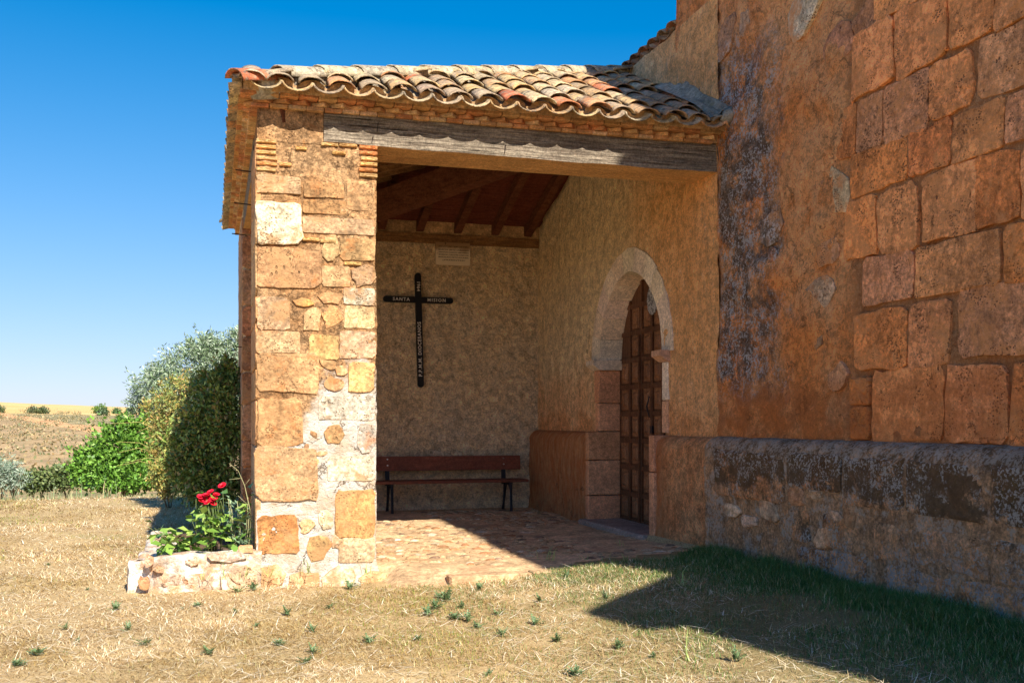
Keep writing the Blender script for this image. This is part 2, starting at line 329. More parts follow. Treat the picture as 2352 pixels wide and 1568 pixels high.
low = m.mul(m.ramp(m.add(z, m.mul(n, .4)), .72, .5), m.ramp(m.add(m.noise(52, 3, .7), m.mul(m.noise(10, 6, .8), .9)), .93, .99), m.ramp(m.noise(2.1, 5, .7), .42, .55)); c = m.mix(m.mul(ext, low, .85), c, (.50, .46, .44))
inn = m.ramp(y, 8.9, 9.4); c = m.mix(m.mul(inn, .8), c, m.mix(m.ramp(m.noise(7, 6, .7, v=m.scale(m.pos, (1, 2.5, .6))), .4, .62), (.60, .19, .06), (.70, .35, .15)))
c = m.mix(m.ramp(m.noise(12, 5, .8), .32, .26), c, (.05, .03, .02))
ck = cracks(m, 3.0, .018, .25); c = m.mix(m.mul(ck, .6), c, (.15, .08, .05)); MPLINTH = m.done(c, .93, m.bump(m.math('SUBTRACT', m.add(m.noise(7, 8, .78), m.mul(m.noise(60, 4, .8), .3)), m.mul(ck, .4)), .07))
m = MB('plinth_joint'); c = shade(m, (.56, .32, .16), .35, 5, 40, .45); c = m.mix(m.ramp(m.noise(6, 7, .8), .54, .62), c, (.62, .50, .38)); c = m.mix(m.ramp(m.noise(9, 6, .8), .36, .30), c, (.09, .05, .03)); x, y, z = m.xyz(); lc = m.mul(m.ramp(m.add(m.noise(52, 3, .7), m.mul(m.noise(10, 6, .8), .9)), .90, .97), m.math('MAXIMUM', m.ramp(z, .98, 1.08), m.ramp(m.noise(2.4, 5, .7), .5, .58))); c = m.mix(m.mul(m.ramp(z, .96, 1.04), m.ramp(m.noise(3.1, 6, .8), .4, .56), .8), c, (.13, .09, .05)); c = m.mix(m.mul(lc, .6), c, (.62, .54, .44)); MPJ = m.done(c, .95, m.bump(m.noise(14, 8, .78), .06))
m = MB('porch_side_render'); x, y, z = m.xyz(); n = m.noise(1.5, 7, .7); wob = m.mul(m.math('SUBTRACT', n, .5), 1.6)
c = m.mix(m.ramp(m.add(y, m.mul(wob, 1.2)), 11.2, 8.9), (.80, .62, .37), (.82, .43, .17))
c = m.mix(m.ramp(m.add(z, wob), 2.2, 1.5, 0, .75), c, (.80, .44, .20)); c = m.mix(m.ramp(m.add(z, wob), 1.5, 1.2, 0, .6), c, (.70, .28, .09))
c = m.mix(m.ramp(m.noise(9, 7, .8, v=m.scale(m.pos, (1, 1.6, .5))), .56, .64, 0, .65), c, (.74, .50, .30)); c = m.mix(m.ramp(m.noise(5, 7, .75, v=m.scale(m.pos, (1, 2.2, .35))), .56, .68, 0, .5), c, (.42, .19, .06))
c = shade(m, c, .25, 6, 50); MSIDE = m.done(c, .95, m.bump(m.add(m.noise(9, 7, .75, v=m.scale(m.pos, (1, 1.5, .8))), m.mul(m.noise(55), .15)), .055))
m = MB('back_render'); x, y, z = m.xyz(); c = m.mix(m.ramp(m.noise(1.4, 6, .7), .38, .64), (.82, .61, .36), (.78, .61, .40))
c = m.mix(m.ramp(m.noise(6.5, 8, .8, dist=1.2), .55, .68, 0, .75), c, (.27, .155, .07)); c = m.mix(m.ramp(m.noise(3.1, 5), .56, .72, 0, .6), c, (.66, .52, .36)); c = shade(m, c, .25, 8, 45)
MBACK = m.done(c, .95, m.bump(m.add(m.noise(10, 7, .75, dist=.8), m.mul(m.noise(60), .1)), .085))
m = MB('reveal_stone'); c = shade(m, m.ocol(), .22, 4, 70); c = m.mix(m.ramp(m.noise(55, 4, .8), .63, .7, 0, .6), c, (.30, .18, .12)); MREV = m.done(c, .9, m.bump(m.noise(40, 6, .7), .008))
def wood(name, a, b, d, ax=(0.6, 12, 12), rough=.85, bd=.006, crack=.6):
    m = MB(name); v = m.scale(m.pos, ax); g = m.noise(3.5, 7, .7, v=v, dist=.5); c = m.mix(m.ramp(g, .33, .66), a, b)
    k = m.mul(m.ramp(m.noise(5.5, 5, .75, v=m.scale(v, (.5, 1.2, 1.2)), dist=.3), .40, .34), crack); c = m.mix(k, c, d); c = shade(m, c, .2, 2.5, 80)
    return m.done(c, rough, m.bump(m.math('SUBTRACT', g, k), bd))
MWOOD = wood('weathered_beam_wood', (.13, .098, .07), (.34, .28, .205), (.03, .02, .014), (.7, 16, 16), bd=.02, crack=.95)
MWUND = wood('sheltered_beam_wood', (.48, .26, .10), (.56, .34, .15), (.12, .06, .03), (.8, 14, 14))
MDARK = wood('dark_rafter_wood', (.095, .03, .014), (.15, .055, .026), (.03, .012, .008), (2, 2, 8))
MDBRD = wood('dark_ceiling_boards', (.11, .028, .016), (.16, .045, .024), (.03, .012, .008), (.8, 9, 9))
MPLATE = wood('old_wall_plate_wood', (.17, .08, .03), (.28, .15, .06), (.05, .025, .012), (.8, 9, 9))
MDOOR = wood('door_wood', (.085, .034, .016), (.15, .068, .033), (.02, .01, .006), (9, 9, .8), .55, .004)
MBENCH = wood('bench_wood', (.15, .042, .022), (.20, .064, .034), (.06, .02, .012), (.8, 12, 12), .45, .002, .35)
m = MB('cast_iron'); MIRON = m.done(m.mix(m.ramp(m.noise(20), .5, .7), (.018, .019, .024), (.05, .03, .025)), .55)
m = MB('rusty_iron'); MRUST = m.done((.035, .022, .018), .7)
m = MB('black_painted_wood'); MBLK = m.done(m.mix(m.ramp(m.noise(14, 6, .8), .6, .68, 0, .5), (.010, .010, .011), (.06, .045, .03)), .5, m.bump(m.noise(30), .003))
m = MB('white_paint'); MWHT = m.done((.72, .66, .58), .8)
m = MB('black_letter_paint'); MLET = m.done((.03, .02, .015), .8)
m = MB('bolt_metal'); MBOLT = m.done((.7, .7, .7), .3, None, .9)
m = MB('plaque_stone'); x, y, z = m.xyz(); c = m.mix(m.ramp(m.add(z, m.mul(m.noise(8), .12)), 3.62, 3.72), (.78, .66, .50), (.36, .22, .11)); c = m.mix(m.ramp(m.noise(16, 6, .8), .58, .68, 0, .7), c, (.32, .20, .10)); MPLQ = m.done(c, .7)
m = MB('emblem_tin'); c = m.mix(m.ramp(m.noise(26, 3, .6, dist=1.5), .47, .53), (.62, .64, .66), (.16, .17, .19)); MTIN = m.done(c, .4, None, .3)
m = MB('brick'); c = shade(m, m.ocol(), .3, 7, 60); c = m.mix(m.ramp(m.noise(9, 6, .75), .52, .66, 0, .75), c, (.50, .31, .14)); MBRICK = m.done(c, .93, m.bump(m.noise(30, 6, .75), .012))
m = MB('cornice_mortar'); c = shade(m, (.50, .31, .155), .35, 6, 40); MCMORT = m.done(c, .95, m.bump(m.noise(16, 7, .75), .02))
m = MB('cement_flashing'); c = shade(m, (.40, .34, .25), .4, 3, 30); c = m.mix(m.ramp(m.noise(5, 6, .7), .54, .66, 0, .8), c, (.22, .17, .07)); c = m.mix(m.ramp(m.noise(60, 4, .8), .6, .68, 0, .7), c, (.45, .45, .45)); MCEM = m.done(c, .95, m.bump(m.noise(18, 7, .75), .03))
m = MB('ridge_mortar'); c = shade(m, (.48, .42, .33), .4, 6, 40); c = m.mix(m.ramp(m.noise(25, 6, .8), .55, .65, 0, .8), c, (.25, .21, .17)); MRMORT = m.done(c, .95, m.bump(m.noise(22, 7, .75), .03))
m = MB('nave_render'); c = shade(m, (.40, .42, .37), .25, 2, 30); MNAVE = m.done(c, .95, m.bump(m.noise(8), .012))
m = MB('clay_tile'); oc = m.objco(); c = shade(m, m.ocol(), .35, 6, 60)
c = m.mix(m.ramp(m.noise(9, 7, .8), .50, .60, 0, .85), c, (.42, .34, .23)); c = m.mix(m.ramp(m.noise(16, 6, .85), .50, .58, 0, .85), c, (.16, .13, .10))
c = m.mix(m.ramp(m.noise(6.5, 6, .8), .60, .66, 0, .9), c, (.62, .34, .06)); c = m.mix(m.ramp(m.noise(17, 7, .85), .635, .67, 0, .85), c, (.50, .47, .42))
MTILE = m.done(c, .92, m.bump(m.add(m.noise(20, 6, .8), m.mul(m.noise(90), .2)), .012))
m = MB('planter_render'); n = m.noise(4, 8, .75, dist=.5); c = m.mix(m.ramp(n, .40, .58), (.76, .70, .61), (.56, .40, .27)); c = m.mix(m.ramp(m.noise(8, 7, .8), .50, .60, 0, .85), c, (.56, .31, .16)); c = shade(m, c, .2, 6, 40, .3); c = m.mix(m.ramp(m.noise(12, 7, .85), .66, .72), c, (.22, .16, .11))
MPLNT = m.done(c, .95, m.bump(m.add(n, m.mul(m.noise(50), .2)), .05))
m = MB('track_dirt'); MTRK = m.done(shade(m, (.62, .34, .155), .3, .2, 1.5), .95)
m = MB('rose_petal'); MROSE = m.done(m.mix(m.ramp(m.noise(40), .4, .6), (.62, .008, .02), (.75, .02, .06)), .5)
m = MB('garden_soil'); MGSOIL = m.done(shade(m, (.16, .10, .06), .4, 9, 60), .95, m.bump(m.noise(30), .03))
# ================================================================== ground
rr_ = np.concatenate([[.01], np.linspace(.8, 12, 90), np.geomspace(12.2, 4000, 190)]); nth = 560
TH = np.linspace(0, 2*math.pi, nth, endpoint=False); RRg, THg = np.meshgrid(rr_, TH, indexing='ij')
Xg, Yg = (RRg*np.sin(THg)).ravel(), (RRg*np.cos(THg)).ravel(); Zg = gz(Xg, Yg)
Zg = np.where((Xg > .45) & (Xg < 4.1) & (Yg > 8.15) & (Yg < 13.5), -.03, Zg)
i, j = np.meshgrid(np.arange(len(rr_)-1), np.arange(nth), indexing='ij'); i, j = i.ravel(), j.ravel(); j2 = (j+1) % nth
Q = np.stack([i*nth+j, i*nth+j2, (i+1)*nth+j2, (i+1)*nth+j], 1)
me = npmesh('ground', np.stack([Xg, Yg, Zg], 1), Q[:, ::-1]); me.materials.append(MSOIL); me.materials.append(MFAR)
me.polygons.foreach_set('material_index', (rr_[i] > 20.3).astype(np.int32)); g = link('ground', me); tag(g, kind='structure')
# dirt track over the far slope
pts = [atD(u, 965, r_)[:2] for u, r_ in ((-260, 420), (-120, 345), (0, 285), (60, 248), (120, 215), (175, 187), (230, 166), (290, 150), (350, 138), (430, 126))]
P2 = []
for k in range(len(pts)-1):
    for t in np.linspace(0, 1, 12, endpoint=False): P2.append((pts[k][0]*(1-t)+pts[k+1][0]*t, pts[k][1]*(1-t)+pts[k+1][1]*t))
V = []
for k, p in enumerate(P2):
    q = P2[min(k+1, len(P2)-1)]; o = P2[max(k-1, 0)]; d = Vector((q[0]-o[0], q[1]-o[1])).normalized(); nx, ny = -d.y, d.x
    for s_ in np.linspace(-3.6, 3.6, 7): V.append((p[0]+nx*s_, p[1]+ny*s_))
V = np.array(V); Z = gz(V[:, 0], V[:, 1])+.30-.5*np.abs(np.tile(np.linspace(-1, 1, 7), len(P2)))**3; n = len(P2)
Q = [(a*7+b, a*7+b+1, (a+1)*7+b+1, (a+1)*7+b) for a in range(n-1) for b in range(6)]
tag(link('dirt_track', npmesh('dirt_track', np.column_stack([V, Z]), Q), MTRK), kind='structure')
# porch floor of sand and set cobbles
def fl(x, y): return FLOOR+.012*fbm(x, y, 0, 1.5, 3, 3)+.05*ss(2.2, 4.1, x)*ss(9.5, 8, y)
pf = link('porch_floor', sheet('porch_floor', lambda a, b: (a, b, fl(a, b)+.006*fbm(a, b, 0, 9, 3, 8)-.11*np.maximum(ss(8.1, 7.55, b+.12*fbm(a, b*0, 0, 2.5, 3, 2)), ss(1.5, 1.24, a)*ss(8.5, 8.3, b))), .5, 4.25, 7.50, 13.62, .045, lambda a, b: (a > 1.22) | (b > 8.4)), MFLOOR); tag(pf, kind='structure')
def dome(n=7):
    V = []; 
    for k, (rr, h) in enumerate(((1, -.35), (.94, .35), (.55, .85))): V += [(rr*math.cos(2*math.pi*(q+.5*k)/n), rr*math.sin(2*math.pi*(q+.5*k)/n), h) for q in range(n)]
    V.append((0, 0, 1)); Fq = [(a*n+q, a*n+(q+1) % n, (a+1)*n+(q+1) % n, (a+1)*n+q) for a in range(2) for q in range(n)]
    return np.array(V), np.array(Fq), np.array([(2*n+q, 2*n+(q+1) % n, 3*n) for q in range(n)])
DV, DF, DT = dome(); dm = [npmesh('cobble', DV*(1, 1, 1)*rng.uniform(.9, 1.1, DV.shape), [DF, DT]) for _ in range(4)]
for q in dm: q.materials.append(MPEB)
cob = []
for k in range(1700):
    x, y = random.uniform(1.0, 4.1), random.uniform(7.95, 13.3)
    if y < 8.2 or (y < 8.6 and x < 1.42): continue
    s_ = random.uniform(.026, .062)*(1.15 if random.random() < .15 else 1)
    if all((x-a)**2+(y-b)**2 > ((s_+c_)*.95)**2 for a, b, c_, _ in cob): cob.append((x, y, s_, random.random()))
cob = [q for q in cob if fbm(q[0], q[1], 0, 1.1, 3, 14) > -.3]
cob.sort(key=lambda q: math.hypot(q[0], q[1])/q[2])
pc = [(.44, .28, .14), (.34, .21, .11), (.52, .38, .22), (.22, .14, .09), (.58, .46, .32), (.38, .18, .08)]
G = Geo()
for k, (x, y, s_, a) in enumerate(cob):
    sx, sy, sz = s_*random.uniform(.95, 1.3), s_*random.uniform(.6, .85), random.uniform(.010, .020); z = float(fl(x, y))
    if k < 300:
        o = link('cobble', dm[k % 4], None, pf, pick(pc), (x, y, z)); o.scale = (sx, sy, sz); o.rotation_euler.z = random.uniform(-.6, .6)
    else: G.add(DV*(sx, sy, sz)+(x, y, z), DF, DT)
o = link('cobbles', G.mesh('cobbles', True), MPEB, pf, (.42, .28, .155)); tag(o, kind='stuff')
PLX = lambda a, b, o: (a, b, FLOOR-.02+o)
for k, (a, b, c_, d) in enumerate(((1.75, 7.74, 2.42, 7.90), (2.44, 7.78, 2.98, 7.95), (3.0, 7.84, 3.4, 7.99), (3.43, 7.86, 3.8, 8.02),)[:4]):
    piece('kerb_stone', rrect(a, b, c_, d, 12, .18, .05, k), PLX, .016, MFLOOR, pf, (.60, .50, .37), .14, k)
# ================================================================== the church (with its porch)
church = empty('church', (4.3, 8.3, 0), 'old ochre stone church with lichen-stained wall, arched brown door and open tiled porch', 'church')
def part(name, me, mat, color=None, par=None): return link(name, me, mat, par or church, color)
# hidden bodies that give the walls their thickness
g = Geo(); g.box((XR+.035, 1.55, -.3), (11, 9.16, 7.75)); part('buttress_body', g.mesh('buttress_body'), MREND)
g = Geo(); g.box((4.66, 9.165, -.3), (11, 22, 5.5)); g.box((XR+.05, 11.36, -.3), (4.655, 22, 5.15)); g.box((XR+.05, 9.165, -.3), (4.655, 9.38, 3.9)); part('nave_body', g.mesh('nave_body'), MNAVE)
# thin added slab out of view, outlined to throw the stepped shadow over the grass
g = Geo(); prof = [(3.72, -.2), (3.72, 4.95), (3.50, 5.0), (3.50, 5.50), (3.92, 5.80), (4.63, 6.26), (4.60, 7.02), (4.15, 7.10), (4.15, 7.2), (4.98, 10.85), (9.5, 10.85), (9.5, -.2)]
n_ = len(prof); V = [(a, 0.0, b) for a, b in prof]+[(a, -.12, b) for a, b in prof]
bm = bmesh.new(); vs = [bm.verts.new(v) for v in V]; bm.faces.new(vs[:n_]); bm.faces.new(vs[n_:][::-1]); [bm.faces.new((vs[k], vs[n_+k], vs[n_+(k+1) % n_], vs[(k+1) % n_])) for k in range(n_)]
me = bpy.data.meshes.new('shadow_slab'); bm.to_mesh(me); bm.free(); part('shadow_slab', me, MREND)
# rough rendered wall on the right
def rough(a, b, X=XR, amp=.03):
    d = amp*fbm(a, b, 0, 1.6, 5, 21)+.012*fbm(a, b, 3, 9, 3, 22); return X-d
def wfn(a, b): return rough(a, b, XR, .014+.022*ss(6.0, 6.8, a))+.01*ss(6.6, 6.0, a), a, b
wall = part('buttress_wall', sheet('buttress_wall', wfn, 1.55, 9.17, 1.0, 7.75, .035, lambda a, b: (a < 8.31) | (b > 3.93)), MREND)
g = Geo(); V, = [[]]
part('buttress_end', sheet('buttress_end', lambda a, b: (a, 9.17+.012*fbm(a, b, 0, 3, 3, 6), b), XR, 4.7, 3.8, 7.75, .06), MREND)
PW_ = lambda a, b, o: (XR-.004-o, a, b)
oc = [(.80, .33, .12), (.76, .31, .12), (.84, .36, .14), (.76, .27, .08), (.80, .29, .09), (.72, .34, .16)]
def UY(u): return onX(u, 900, XR)[0]
courses = [(3.56, 3.98, [1961, 2052, 2058, 2179, 2182, 2279, 2285, 2400]), (3.17, 3.52, [1926, 1966, 1968, 2029, 2033, 2132, 2135, 2238, 2244, 2420]),
 (2.87, 3.14, [1957, 2087, 2091, 2185, 2190, 2307, 2313, 2430]), (2.43, 2.83, [1941, 2014, 2020, 2113, 2120, 2243, 2247, 2345, 2350, 2460]),
 (2.09, 2.39, [1983, 2100, 2106, 2303, 2308, 2440]), (1.65, 2.05, [1962, 2088, 2092, 2187, 2199, 2400]), (1.17, 1.61, [2008, 2166, 2171, 2320, 2326, 2500]), (4.02, 4.4, [2010, 2110, 2116, 2230, 2236, 2400]), (4.44, 4.8, [1990, 2080, 2086, 2200, 2206, 2390])]
sk = 0
for z0, z1, us in courses:
    for k in range(0, len(us)-1, 2):
        sk += 1; y0, y1 = UY(us[k+1]), UY(us[k])
        if k == len(us)-2: y0 = 4.0
        j = random.uniform(-.012, .012)
        piece('stone', rrect(y0-.004, z0+j-.008, y1+.004, z1+j+.008, 16, .14, .075, sk), PW_, random.uniform(.005, .015), MWSTONE, wall, pick(oc, .16), .05, sk, .010)
for (u0, v0, u1, v1, c_) in ((1960, 868, 2003, 930, (.52, .19, .05)), (1960, 934, 2003, 1010, (.47, .18, .05))):
    y1, z1 = onX(u0, v0, XR); y0, z0 = onX(u1, v1, XR); sk += 1; piece('stone', rrect(y0, z0, y1, z1, 12, .1, .04, sk), PW_, .03, MWSTONE, wall, c_, .05, sk)
rub = [(1905, 400, 1952, 488, (.62, .46, .26)), (1812, 0, 1878, 58, (.70, .58, .40)), (1856, 640, 1920, 705, (.50, .34, .21)), (1860, 740, 1892, 800, (.50, .30, .16)), (1764, 575, 1790, 625, (.45, .18, .08)), (1745, 500, 1805, 550, (.42, .26, .15)),
       (1900, 250, 1938, 300, (.55, .40, .27)), (1872, 390, 1900, 440, (.45, .21, .1)), (1960, 20, 2020, 85, (.42, .2, .1)), (1885, 75, 1960, 130, (.52, .24, .13)), (1700, 30, 1740, 75, (.5, .3, .17)), (1800, 860, 1850, 930, (.46, .2, .09)), (1905, 840, 1945, 900, (.5, .26, .13)), (1640, 60, 1690, 110, (.48, .25, .13)), (1880, 560, 1930, 600, (.48, .25, .13))]
for (u0, v0, u1, v1, c_) in rub:
    y1, z1 = onX(u0, v0, XR); y0, z0 = onX(u1, v1, XR); sk += 1; piece('stone', rrect(y0, z0, y1, z1, 12, .32, .16, sk), PW_, .008, MWSTONE, wall, c_, .05, sk, .03)
# plinth with a sloped top
def plinth(name, y0, y1, X, ztop, mt=None):
    def f(a, b):      # b runs down the face: 0 top back .. 
        t = b; cap = np.clip(t/.16, 0, 1); x = (XR+.02)-(XR+.02-X)*np.where(t < .16, np.sin(cap*math.pi/2)**1.0, 1.); z = ztop-np.where(t < .16, (1-np.cos(cap*math.pi/2))*.13, .13+(t-.16))
        d = .012*fbm(a, z, 0, 2.2, 5, 31)+.008*fbm(a, z, 1, 10, 3, 33); return x-d, a, z
    return part(name, sheet(name, f, y0, y1, 0, ztop+.32, .03), mt or MPLINTH)
pl = plinth('plinth', 1.55, 8.28, XP, 1.16, MPJ)
PP = lambda a, b, o: (XP+.005-o, a, b)
def capP(a, b, o):
    t = max(0., min(1., (b-1.03)/.12)); return (XP+.003+(t**1.6)*.13-o*(1-.3*t), a, b-.02*t)
pb = [(1640, 1805, .66), (1809, 1935, .80), (1939, 2079, .72), (2083, 2273, .72), (2276, 2420, .72), (2425, 2700, .72)]
for u0, u1, zb in pb:
    y1, y0 = onX(u0, 1060, XP)[0], onX(u1, 1060, XP)[0]; sk += 1
    poly = rrect(y0+.006, zb, y1-.006, 1.13, 18, .06, .02, sk)
    piece('plinth_block', poly, capP, .022, MPLINTH, pl, None, .06, sk, .03)
row = [(.40, .63, [1820, 1860, 1890, 1960, 2010, 2090, 2095, 2270, 2280, 2420, 2430, 2700]), (.12, .37, [1830, 1900, 1905, 1990, 2040, 2200, 2205, 2330, 2335, 2600])]
for z0, z1, us in row:
    for k in range(0, len(us)-1, 2):
        sk += 1; y1, y0 = onX(us[k], 1060, XP)[0], onX(us[k+1], 1060, XP)[0]; piece('plinth_block', rrect(y0, z0, y1, z1, 14, .2, .07, sk), PP, .018, MPLINTH, pl, None, .05, sk, .03)
rub2 = [(1745, 1140, 1790, 1200), (1700, 1180, 1740, 1215), (1812, 1110, 1850, 1160), (1856, 1120, 1890, 1150), (1900, 1090, 1930, 1130), (1660, 1150, 1700, 1190), (1935, 1140, 1965, 1210), (1870, 1210, 1920, 1270), (1900, 1170, 1935, 1200)]
for (u0, v0, u1, v1) in rub2:
    y1, z1 = onX(u0, v0, XP); y0, z0 = onX(u1, v1, XP); sk += 1; piece('stone', rrect(y0, z0, y1, z1, 11, .3, .15, sk), PP, .02, MSTONE, pl, pick([(.50, .27, .14), (.56, .38, .24), (.48, .25, .13), (.5, .3, .17)]), .05, sk, .02)
# porch side wall with the pointed doorway
Y0, Y1, YM = 9.48, 11.22, 10.35; ZS = 1.985; HW = .87
AR = HW*1.07; AO = AR-HW                          # arc radius and centre offset
def intr(t):                                       # t 0..1 from far spring to near spring -> (y,z)
    s_ = 1 if t <= .5 else -1; q = t if t <= .5 else 1-t; amax = math.acos(AO/AR); a = amax*q*2
    return YM+s_*(AR*math.cos(a)-AO), ZS+AR*math.sin(a)
def inside(a, b, g=0.):
    dy = np.abs(a-YM); low = (b < ZS) & (dy < HW+g); up = (b >= ZS) & ((dy+AO)**2+(b-ZS)**2 < (AR+g)**2) & (dy < HW+g); return low | up
side = part('porch_side_wall', sheet('porch_side_wall', lambda a, b: (XR-.012*fbm(a, b, 0, 2.2, 4, 41)-.007*fbm(a, b, 2, 11, 3, 44)-.03*ss(9.1, 8.6, a)*ss(1.2, 4., b)*.5, a, b), 8.28, 13.66, 1.0, 5.1, .03, lambda a, b: ~inside(a, b, .06)), MSIDE)
plinth('porch_plinth', 11.26, 13.64, XP+.01, 1.17); plinth('porch_plinth', 8.283, 9.44, XP+.01, 1.15)
sc_ = [(.72, .59, .44), (.70, .56, .41), (.74, .61, .47)]
rk = [(.60, .30, .16), (.56, .27, .14), (.62, .33, .19)]
NV = 11
for k in range(NV):
    t0, t1 = k/NV+.0006, (k+1)/NV-.0006; Vv = []
    for t in (t0, (t0+t1)/2, t1):
        y, z = intr(t); cy = YM-AO if t <= .5 else YM+AO
        dy, dz = y-cy, z-ZS; L = math.hypot(dy, dz); dy, dz = dy/L, dz/L; w_ = .25+random.uniform(-.008, .012)
        for X_ in (XR-.010, 4.64):
            for rr in (0, w_): Vv.append((X_+random.uniform(-.002, .002), y+dy*rr, z+dz*rr))
    Fq = []
    for a in (0, 4): Fq += [(a+0, a+1, a+5, a+4), (a+2, a+6, a+7, a+3), (a+0, a+4, a+6, a+2), (a+1, a+3, a+7, a+5)]
    Fq += [(0, 2, 3, 1), (8, 9, 11, 10)]
    g = Geo(); g.add(Vv, Fq); part('voussoir', g.mesh('voussoir', recalc=True), MREV, pick(sc_, .05))
def blk(name, a, b, mat, col, par=None, bev=.008, j=.003):
    g = Geo(); g.box(a, b, j=j); me = g.mesh(name); bm = bmesh.new(); bm.from_mesh(me); bmesh.ops.recalc_face_normals(bm, faces=bm.faces)
    if bev: bmesh.ops.bevel(bm, geom=bm.edges[:], offset=bev, segments=1, affect='EDGES')
    bm.to_mesh(me); bm.free(); return part(name, me, mat, col, par)
zz = [1.17, 1.50, 1.885]
for k in range(2):
    blk('jamb_block', (XR-.012, Y1+.002, zz[k]+.004), (4.64, Y1+.13+.02*k, zz[k+1]-.004), MREV, pick(rk, .06))
    blk('jamb_block', (XR-.012, Y0-.14, zz[k]+.004), (4.64, Y0-.002, zz[k+1]-.004), MREV, pick(rk if k == 0 else sc_, .06))
for a, b in ((.0, .42), (.43, .83), (.84, 1.165)):
    blk('jamb_block', (XP-.004, Y1+.002, a), (4.64, Y1+.10, b), MREV, pick(rk, .08))
for a, b in ((.0, .78), (.79, 1.15)): blk('jamb_block', (XP-.012, Y0-.12, a), (4.64, Y0-.002, b), MREV, pick(rk, .08))
for s_, yy in ((1, Y1), (-1, Y0)):
    g = Geo(); prof = [(XR-.10, 1.995), (XR-.10, 1.94), (XR-.02, 1.885), (4.64, 1.885), (4.64, 1.995)]
    ya, yb = (yy-.05, yy+.20) if s_ > 0 else (yy-.17, yy+.05)
    g.prism(prof, lambda a, b: (a, ya, b), lambda a, b: (a, yb, b)); part('impost', g.mesh('impost', recalc=True), MREV, (.60, .49, .37) if s_ > 0 else (.55, .32, .2))
blk('threshold', (XP-.10, Y0-.02, .0), (4.60, Y1+.1, .155), MREV, (.33, .25, .20), bev=.02)
# the door: two leaves, the near one with a wicket
def dz_at(y): dy = abs(y-YM); return ZS+math.sqrt(max(0, AR**2-(dy+AO)**2)) if dy < HW else ZS
g = Geo(); N = 40; prof = [(Y0-.05, .14), (Y1+.05, .14)]+[(Y1+.05, 2.0)]+[(intr(q/N)[0], intr(q/N)[1]+.05) for q in range(N+1)]+[(Y0-.05, 2.0)]
g.prism(prof, lambda a, b: (4.60, a, b), lambda a, b: (4.645, a, b)); door = part('door', g.mesh('door', recalc=True), MDOOR)
g = Geo(); xs = 4.60
cols = [(11.22, 10.95), (10.90, 10.63), (10.57, 10.33), (10.29, 10.05), (10.0, 9.76), (9.72, 9.47)]
rows = [.20+.305*k for k in range(9)]
for yy in [11.235, 10.925, 10.60, 10.31, 10.025, 9.74]: g.box((xs-.022, yy-.025, .15), (xs-.002, yy+.025, min(2.9, dz_at(yy)-.0)))
part('door_rails', g.mesh('door_rails'), MDOOR, par=door)
g = Geo()
for z in [.15+.305*k for k in range(10)]:
    ymax = YM+HW-.005 if z < ZS else YM+max(.05, math.sqrt(max(0, AR**2-(z-ZS)**2))-AO)
    g.box((xs-.020, 2*YM-ymax, z-.022), (xs-.003, ymax, z+.03))
part('door_crossrails', g.mesh('door_crossrails'), MDOOR, par=door)
MPANEL = wood('door_panel_wood', (.17, .072, .032), (.29, .14, .065), (.05, .02, .01), (9, 9, .8), .5, .004)
def panel(y0, y1, z0, z1):
    cy, cz = (y0+y1)/2, (z0+z1)/2; a = .38; V = []
    for x_, f in ((xs, 1.), (xs-.014, .96), (xs-.012, .72), (xs-.034, .42)):
        V += [(x_, cy+s*(abs(y1-y0)/2*f if f > .5 else abs(y1-y0)/2*f), cz+t*(z1-z0)/2*(f if f > .5 else f*1.15)) for s, t in ((-1, -1), (1, -1), (1, 1), (-1, 1))]
    g = Geo(); g.add(V, [(q*4+i, q*4+(i+1) % 4, (q+1)*4+(i+1) % 4, (q+1)*4+i) for q in range(3) for i in range(4)]+[(12, 13, 14, 15)]); return part('panel', g.mesh('panel', recalc=True), MPANEL, par=door)
for ci, (ya, yb) in enumerate(cols):
    ya, yb = yb+.03, ya-.03
    for z in rows:
        top = min(dz_at(ya), dz_at(yb))
        if z+.25 > top: continue
        panel(ya, yb, z, z+.235)
g = Geo(); g.box((xs-.05, 10.595, .16), (xs-.02, 10.625, 2.25)); part('wicket_strip', g.mesh('wicket_strip'), MDOOR, par=door)
g = Geo(); g.box((xs-.04, 10.26, 1.16), (xs-.022, 10.31, 1.24)); g.tube([(xs-.06, 10.285, 1.33), (xs-.09, 10.285, 1.45), (xs-.06, 10.285, 1.56)], .009); part('door_handle', g.mesh('door_handle'), MIRON, par=door)
g = Geo(); th = [2*math.pi*q/20 for q in range(20)]; g.prism([(10.24+.13*math.cos(a), 2.60+.16*math.sin(a)) for a in th], lambda a, b: (xs-.05, a, b), lambda a, b: (xs-.036, a, b)); part('door_emblem', g.mesh('door_emblem', recalc=True), MTIN, par=door)
# small painted house mark beside the arch
def text(s, size, mat, fx, name, parent, spacing=1., bold=0., ext=.0):
    cu = bpy.data.curves.new('t', 'FONT'); cu.body = s; cu.size = size; cu.align_x = 'CENTER'; cu.align_y = 'CENTER'; cu.space_character = spacing; cu.extrude = ext; cu.offset = bold; cu.resolution_u = 2
    ob = bpy.data.objects.new('t', cu); C.objects.link(ob); dg = bpy.context.evaluated_depsgraph_get(); dg.update(); me = bpy.data.meshes.new_from_object(ob.evaluated_get(dg)); bpy.data.objects.remove(ob)
    for v in me.vertices: v.co = fx(v.co.x, v.co.y, v.co.z)
    me.materials.clear(); me.name = name; return link(name, me, mat, parent)
yy, z_ = onX(1350, 808, XR-.02); text('0', .07, MLET, lambda a, b, c: Vector((XR-.03-c, yy-a, z_+b)), 'painted_mark', church, ext=.001)
text('.', .12, MLET, lambda a, b, c: Vector((XR-.03-c, yy-a, z_-.05+b)), 'painted_mark', church, ext=.001)
